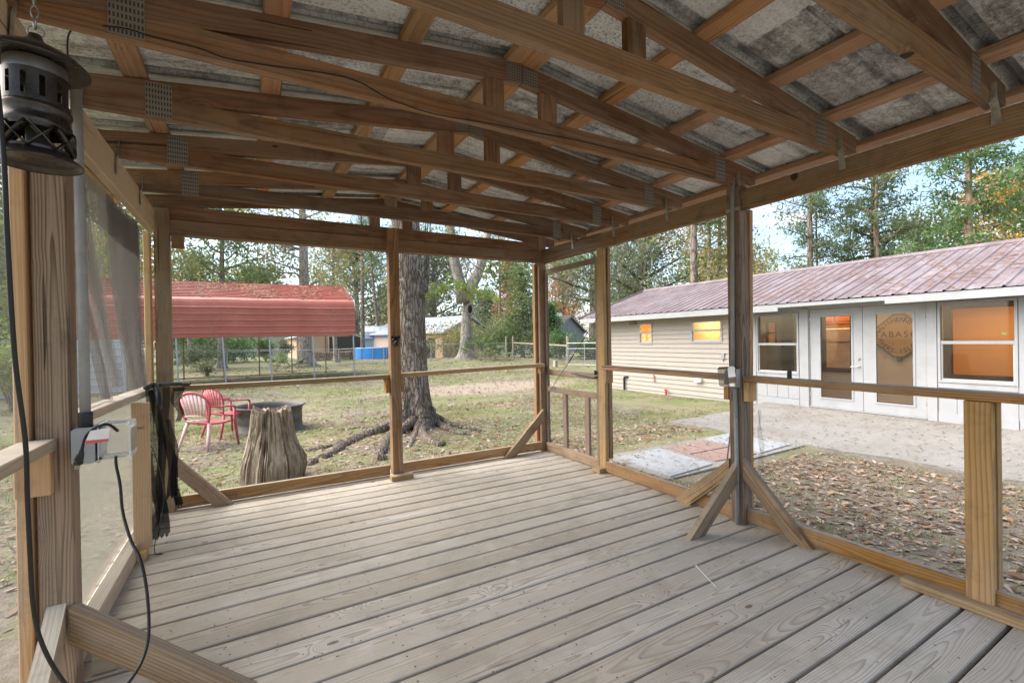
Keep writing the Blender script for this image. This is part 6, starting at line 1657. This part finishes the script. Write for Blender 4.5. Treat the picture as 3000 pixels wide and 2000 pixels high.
# ------------------------------------------------------------------ chairs, fire ring, stump
def chair(name, label, x, y, rz, slat=None):
    slat = slat or M_CHPINK
    z = gz(x, y); t = thing(name, label, 'chair', (x, y, z))
    R = Matrix.Rotation(rz, 4, 'Z')
    def W(p): return R @ Vector(p) + Vector((x, y, z))
    def tube(pts, r, mat, nm, flat=1.0, n=8): 
        mb = MB(); mb.tube(pts, r, n, flat=flat); mb.v = [tuple(W(p)) for p in mb.v]; return mb.build(nm, mat, t, smooth=True)
    # local +x is forward
    mb = MB(); vs, fs = [], []
    N = 8
    for i in range(N + 1):
        for j in range(N + 1):
            u, v = i / N, j / N; hw = .205 + .035 * u
            vs.append(W((-.20 + .43 * u, (v - .5) * 2 * hw, .415 - .02 * math.sin(u * PI) - .015 * math.cos((v - .5) * PI) + (.02 * (1 - abs(2 * v - 1)) if i == 0 else 0) - (.012 if i == N else 0))))
    n0 = len(vs); vs += [p + Vector((0, 0, -.022)) for p in vs]
    for i in range(N):
        for j in range(N):
            k = i * (N + 1) + j; fs += [(k, k + N + 1, k + N + 2, k + 1), (n0 + k, n0 + k + 1, n0 + k + N + 2, n0 + k + N + 1)]
    rim = [i * (N + 1) for i in range(N + 1)] + [N * (N + 1) + j for j in range(1, N + 1)] + [i * (N + 1) + N for i in range(N - 1, -1, -1)] + [j for j in range(N - 1, 0, -1)]
    for a, b in zip(rim, rim[1:] + rim[:1]): fs.append((a, b, n0 + b, n0 + a))
    mb.add(vs, fs); mb.build('seat', M_CHRED, t)
    # back: arched rim and fanned slats, leaning backwards
    def bk(yv, h): return (-.21 - .20 * (h - .40) - .05 * (1 - (yv / .26) ** 2) * (h - .4), yv, h)
    arch = [bk(-.19, .43), bk(-.235, .55), bk(-.262, .66), bk(-.245, .76), bk(-.18, .84), bk(-.09, .875), bk(0, .885), bk(.09, .875), bk(.18, .84), bk(.245, .76), bk(.262, .66), bk(.235, .55), bk(.19, .43)]
    tube(path3(arch, 4), .024, M_CHRED, 'back_rim', .55)
    tube([bk(-.19, .445), bk(0, .455), bk(.19, .445)], .02, slat, 'lower_back_rail', .6); tube([bk(-.20, .515), bk(0, .53), bk(.20, .515)], .018, slat, 'lower_back_rail', .6)
    for k in range(7):
        s = (k - 3) / 3; tube([bk(s * .15, .53), bk(s * .185, .66), bk(s * .20, .80 + .06 * (1 - s * s))], [.022, .028, .033], slat, 'slat', .25)
    for s in (-1, 1):
        tube(path3([bk(s * .26, .68), (-.12, s * .285, .655), (.05, s * .29, .640), (.18, s * .275, .630), (.225, s * .262, .59)], 4), .026, M_CHRED, 'armrest', .55)
        tube([(.222, s * .262, .60), (.225, s * .255, .40), (.262, s * .285, 0)], [.022, .026, .020], M_CHRED, 'leg', .8)
        tube([(-.20, s * .195, .42), (-.26, s * .23, .2), (-.315, s * .262, 0)], [.028, .026, .018], slat, 'leg', .8)
    return t
ch = chair('garden_chair', 'bleached pink plastic armchair with its pale back to the porch', -.575, 8.66, .86)
chair('garden_chair', 'red plastic armchair standing farther back by the fire ring', -.36, 9.66, .62, M_CHRED)

rx, ry = .31, 9.85; rz_ = gz(rx, ry)
fr = thing('fire_ring', 'wide dark steel wheel rim used as a fire ring behind the stump', 'fire ring', (rx, ry, rz_))
mb = MB(); mb.lathe([(.60, 0), (.585, .02), (.56, .04), (.555, .14), (.545, .16), (.555, .18), (.555, .29), (.545, .31), (.555, .33), (.56, .41), (.60, .445), (.615, .465), (.60, .48), (.575, .47), (.545, .42), (.535, .33), (.535, .06)], (rx, ry, rz_), 56)
mb.build('rim_wall', M_ROTOR, fr, smooth=True)
mb = MB(); mb.lathe([(0, .14), (.3, .12), (.545, .10)], (rx, ry, rz_), 28); mb.build('ash_bed', M_ASH, fr)

ux, uy = at(788, 5.28); uz = gz(ux, uy) - .03
st = thing('tree_stump', 'weathered grey-brown tree stump with deep vertical cracks', 'stump', (ux, uy, uz))
def stump(mb):
    n, m = 260, 60; vs = []
    q = random.Random(5); hh = .84
    def ridge(th, z):
        thz = th + .10 * math.sin(z * 3 + th * 2) + .05 * z + .16 * math.sin(th * 3 + .5) + .09 * math.sin(th * 8 + 2) + .05 * math.sin(th * 13)
        v = .22 * abs(math.sin(thz * 7 + 1.2 * math.sin(z * 1.7))) + .26 * abs(math.sin(thz * 19 + 2 + z)) + .28 * abs(math.sin(thz * 37 + z * 2 + math.sin(thz * 5))) + .22 * math.sin(thz * 61 + 2 * math.sin(z * 4))
        crack = sum(math.exp(-((((thz - c + PI) % (2 * PI)) - PI) / .022) ** 2) * d for c, d in ((-1.25, 1.6), (-2.2, 1.3), (-1.75, 1.1), (-.6, .9), (.4, 1), (2, 1), (3, 1.2)))
        return .030 * v - .040 * crack * (1 - .5 * z / .84)
    for j in range(m + 1):
        t = j / m; z = hh * t
        base = .290 * (1 - .29 * t ** 1.3) + .05 * math.exp(-z / .10) + .035 * math.exp(-((t - .28) / .2) ** 2)
        for k in range(n):
            th = 2 * PI * k / n
            bul = .06 * math.exp(-((t - .3) / .22) ** 2) * max(0, math.cos(th - .1)) ** 2
            r = base + bul + ridge(th, z) * (1 - .2 * t) - .02
            zz = z + (.018 * math.sin(th * 3) + .02 * math.sin(th * 7 + 1) + .012 * math.sin(th * 23) if j == m else 0) + .015 * t * math.sin(th * 5)
            vs.append((ux + r * math.cos(th) + .015 * t, uy + r * math.sin(th), uz + zz))
    fs = [(j * n + k, j * n + (k + 1) % n, j * n + n + (k + 1) % n, j * n + n + k) for j in range(m) for k in range(n)]
    b0 = m * n
    for ring, (f, dz) in enumerate(((.85, -.005), (.6, -.03), (.35, -.07), (.12, -.08))):     # hollowed top
        for k in range(n):
            p = vs[m * n + k]; th = 2 * PI * k / n
            vs.append((ux + .015 + (p[0] - ux - .015) * f, uy + (p[1] - uy) * f, p[2] + dz + .012 * math.sin(th * 6 + ring) + rnd.uniform(-.004, .004)))
        o_ = len(vs) - 2 * n; fs += [(o_ + k, o_ + (k + 1) % n, o_ + n + (k + 1) % n, o_ + n + k) for k in range(n)]
    fs.append(tuple(range(len(vs) - n, len(vs))))
    mb.add(vs, fs)
part('stump_wood', M_STUMP, stump, st, smooth=False)
# ------------------------------------------------------------------ leaves and grass lying on the yard
def on_paving(x, y):
    return (x > 6.6 and y < 5.9 and x < 10.4) or (4.0 < x < 6.8 and 3.35 < y < 5.0)
def blocked(x, y):
    return (-.8 < x < 2.95 and -1.5 < y < 4.25) or x > 10.38 and y < 12.3
def scatter(n, x0, x1, y0, y1, dens, skip=True):
    X = NR.uniform(x0, x1, n); Y = NR.uniform(y0, y1, n); out = []
    for x, y in zip(X, Y):
        if blocked(x, y): continue
        d = dens(x, y)
        if NR.random() < d: out.append((x, y))
    return np.array(out)
def nz(x, y): return .5 + .25 * math.sin(x * 1.9 + 1.3 * math.sin(y * 1.1)) + .25 * math.sin(y * 2.3 + 1.7 * math.sin(x * .9 + 2))
def leafd(x, y):
    d = .35 + .35 * nz(x * 1.2, y * 1.2)
    d += .7 * math.exp(-((x - 2.4) ** 2 + (y - 7.2) ** 2) / 4)
    if x > 2.9 and y < 3.6: d = .5 + .5 * nz(x * 2.1, y * 2.1 + 3)
    if on_paving(x, y): d = .16 if x > 6.6 else .22
    if x > 7 and 6 < y < 11: d *= 1.0
    return d
def gzs(p): return np.array([gz(x, y) if not on_paving(x, y) else (-.350 if x > 6.7 else -.334) for x, y in p])
def lay_leaves(name, pts, size, lift, mat=F_DEAD):
    n = len(pts); Z = gzs(pts)
    a = NR.uniform(0, 2 * PI, n); L = np.clip(NR.gamma(2.0, .36, n), .18, 1.7) * size; pav = np.array([on_paving(x, y) for x, y in pts]); L[pav] *= .62; tilt = NR.normal(0, .16, n)
    A = np.stack([np.cos(a) * L, np.sin(a) * L, np.sin(tilt) * L], 1); B = np.stack([-np.sin(a) * L * .42, np.cos(a) * L * .42, NR.normal(0, .16, n) * L * .42], 1)
    P = np.stack([pts[:, 0], pts[:, 1], Z + lift + np.abs(A[:, 2]) + np.abs(B[:, 2]) * .6], 1)
    return P, A, B, NR.random(n)
parts_ = []
for (n, box, size) in ((70000, (2.6, 10.4, -2.5, 6), .026), (40000, (-4, 7, 4.1, 11), .026), (15000, (-9, 12, 10, 21), .045), (10000, (-12, 22, 20, 37), .065), (7000, (-8, -.6, -2, 8), .036)):
    pts = scatter(n, *box, leafd); parts_.append(lay_leaves('l', pts, size, .004))
P = np.concatenate([q[0] for q in parts_]); A = np.concatenate([q[1] for q in parts_]); B = np.concatenate([q[2] for q in parts_]); rv = np.concatenate([q[3] for q in parts_])
def curled(name, P, A, B, mat, rv):
    """leaf outline of six points, folded on its midrib"""
    n = len(P); N = np.cross(A, B); N /= np.linalg.norm(N, axis=1, keepdims=True); N *= np.sign(N[:, 2:3] + 1e-9)
    LB = np.linalg.norm(B, axis=1, keepdims=True); cu = NR.uniform(-.2, 1.1, (n, 1)); w1, w2 = NR.uniform(.75, 1.3, (n, 1)), NR.uniform(.5, 1.0, (n, 1)); sk = NR.normal(0, .25, (n, 1))
    V = np.stack([P - A, P - A * .35 - B * w1 + N * LB * cu, P + A * .35 - B * w2 + N * LB * cu, P + A + B * sk + N * LB * cu * .5, P + A * .35 + B * w2 + N * LB * cu * .6, P - A * .35 + B * w1 + N * LB * cu * .6], 1).reshape(-1, 3).astype(np.float32)
    F = (np.arange(n)[:, None] * 6 + np.array([[0, 1, 2, 3, 0, 3, 4, 5]])).reshape(-1, 4).astype(np.int32)
    me = bpy.data.meshes.new(name); me.vertices.add(len(V)); me.vertices.foreach_set('co', V.ravel())
    me.loops.add(F.size); me.loops.foreach_set('vertex_index', F.ravel()); me.polygons.add(len(F))
    me.polygons.foreach_set('loop_start', np.arange(0, F.size, 4, dtype=np.int32)); me.polygons.foreach_set('loop_total', np.full(len(F), 4, dtype=np.int32)); me.update(calc_edges=True)
    a = me.attributes.new('rv', 'FLOAT', 'POINT'); a.data.foreach_set('value', np.repeat(rv, 6).astype(np.float32)); me.materials.append(mat)
    o = bpy.data.objects.new(name, me); COL.objects.link(o); return o
o = curled('fallen_leaves', P, A, B, F_DEAD, rv); _tag(o, 'brown fallen leaves strewn over the yard and paving', 'leaves', None, 'stuff')
# pine straw on the patio
n = 1500; X = NR.uniform(6.7, 10.35, n); Y = NR.uniform(-2, 5.8, n); k = (NR.random(n) < .35 + .65 * (X > 9.4)); X, Y = X[k], Y[k]; n = len(X)
a = NR.normal(2.2, .8, n); L = NR.uniform(.02, .09, n)
o = cards('pine_straw', np.stack([X, Y, np.full(n, -.349)], 1), np.stack([np.cos(a) * L, np.sin(a) * L, np.zeros(n)], 1), np.stack([-np.sin(a), np.cos(a), np.zeros(n)], 1) * NR.uniform(.003, .008, n)[:, None], F_NEED, NR.random(n))
_tag(o, 'rusty pine straw littering the patio near the house', 'pine straw', None, 'stuff')
def grassd(x, y):
    if on_paving(x, y): return 0
    d = max(0, (nz(x * .8 + 5, y * .8 + 1) - .25)) * 1.25
    d *= 1 - .85 * math.exp(-((x - 2.4) ** 2 + (y - 7.4) ** 2) / 5)
    d *= 1 - .9 * math.exp(-((x - 7.2) ** 2 / 14 + (y - 14.5) ** 2 / 4))
    if x > 2.9 and y < 3.5: d = .25 + d * .6
    return d
parts_ = []
for (n, box, h, per, sp) in ((8000, (2.8, 10.3, -2, 6), .05, 7, .03), (15000, (-4, 10, 4.2, 11), .05, 7, .035), (13000, (-9, 14, 10, 21), .065, 6, .06), (8000, (-14, 24, 20, 38), .09, 5, .10)):
    pts = scatter(n, *box, grassd); pts = np.repeat(pts, per, axis=0) + NR.normal(0, sp, (len(pts) * per, 2)); m = len(pts)
    Z = np.array([gz(x, y) for x, y in pts]); H = NR.uniform(.5, 1.2, m) * h; dx, dy = NR.normal(0, .55, m) * H, NR.normal(0, .55, m) * H
    Av = np.stack([dx, dy, H], 1) * .5; th = NR.uniform(0, PI, m)
    Bv = np.stack([np.cos(th), np.sin(th), np.zeros(m)], 1) * (h * .075)
    parts_.append((np.stack([pts[:, 0], pts[:, 1], Z], 1) + Av, Av, Bv, np.clip(np.repeat(NR.random(m // per), per) * .7 + NR.random(m) * .3, 0, 1)))
P = np.concatenate([q[0] for q in parts_]); A = np.concatenate([q[1] for q in parts_]); B = np.concatenate([q[2] for q in parts_]); rv = np.concatenate([q[3] for q in parts_])
o = cards('grass', P, A, B, F_GRASS, rv, None); _tag(o, 'thin short grass growing in patches on the yard', 'grass', None, 'stuff')

# ------------------------------------------------------------------ daylight
W = bpy.data.worlds.new('World'); SC.world = W; W.use_nodes = True
nt = W.node_tree; nt.nodes.clear()
def wn_(t, ins=None, **kw):
    nd = nt.nodes.new('ShaderNode' + t)
    for k, v in kw.items(): setattr(nd, k, v)
    for k, v in (ins or {}).items():
        if isinstance(v, bpy.types.NodeSocket): nt.links.new(v, nd.inputs[k])
        else: nd.inputs[k].default_value = v
    return nd
SUN_EL, SUN_AZ = math.radians(46), math.radians(306)     # azimuth clockwise from +y: off to the left, veiled by cloud
sky = wn_('TexSky', sky_type='NISHITA', sun_disc=False, sun_elevation=SUN_EL, sun_rotation=SUN_AZ, altitude=20, air_density=1.0, dust_density=1.6, ozone_density=1.0)
tc = wn_('TexCoord').outputs['Generated']
sp = wn_('SeparateXYZ', {0: tc}).outputs
den = wn_('Math', {0: sp[2], 1: .12}, operation='ADD').outputs[0]
den = wn_('Math', {0: den, 1: .05}, operation='MAXIMUM').outputs[0]
cx = wn_('Math', {0: sp[0], 1: den}, operation='DIVIDE').outputs[0]; cy = wn_('Math', {0: sp[1], 1: den}, operation='DIVIDE').outputs[0]
cv_ = wn_('CombineXYZ', {0: cx, 1: cy, 2: 0.0}).outputs[0]
cn = wn_('TexNoise', {'Vector': cv_, 'Scale': .95, 'Detail': 9.0, 'Roughness': .58, 'Distortion': .25}).outputs[0]
cm = wn_('MapRange', {0: cn, 1: .50, 2: .66, 3: .05, 4: 1.0}).outputs[0]
lit = wn_('TexNoise', {'Vector': cv_, 'Scale': 2.2, 'Detail': 6.0, 'Roughness': .6}).outputs[0]
cr = wn_('ValToRGB', {0: lit}); cr.color_ramp.elements[0].position = .35; cr.color_ramp.elements[0].color = (2.5, 2.8, 3.3, 1); cr.color_ramp.elements[1].position = .62; cr.color_ramp.elements[1].color = (4.8, 4.9, 5.0, 1)
mx = wn_('Mix', data_type='RGBA'); nt.links.new(cm, mx.inputs[0]); nt.links.new(sky.outputs[0], mx.inputs[6]); nt.links.new(cr.outputs[0], mx.inputs[7])
bg = wn_('Background', {'Color': mx.outputs[2], 'Strength': .053})
nt.links.new(bg.outputs[0], wn_('OutputWorld').inputs[0])
su = bpy.data.lights.new('sun', 'SUN'); su.energy = 1.5; su.angle = math.radians(75); su.color = (1.0, .93, .84)
so = bpy.data.objects.new('sun', su); COL.objects.link(so)
sd = Vector((math.sin(SUN_AZ) * math.cos(SUN_EL), math.cos(SUN_AZ) * math.cos(SUN_EL), math.sin(SUN_EL)))
so.rotation_euler = sd.to_track_quat('Z', 'Y').to_euler(); so.location = sd * 60
vs_ = SC.view_settings
SC.display_settings.display_device = 'sRGB'
vs_.view_transform = 'Standard'; vs_.look = 'None'; vs_.gamma = 1.0; vs_.exposure = EXPOSURE; vs_.use_curve_mapping = False
SC.render.engine = 'CYCLES'
cy_ = SC.cycles
cy_.max_bounces = 10; cy_.diffuse_bounces = 5; cy_.glossy_bounces = 3; cy_.transmission_bounces = 4; cy_.transparent_max_bounces = 24
cy_.sample_clamp_indirect = 4.0; cy_.caustics_reflective = False; cy_.caustics_refractive = False
cy_.use_denoising = True
try: cy_.denoiser = 'OPENIMAGEDENOISE'
except Exception: pass
SC.render.film_transparent = False
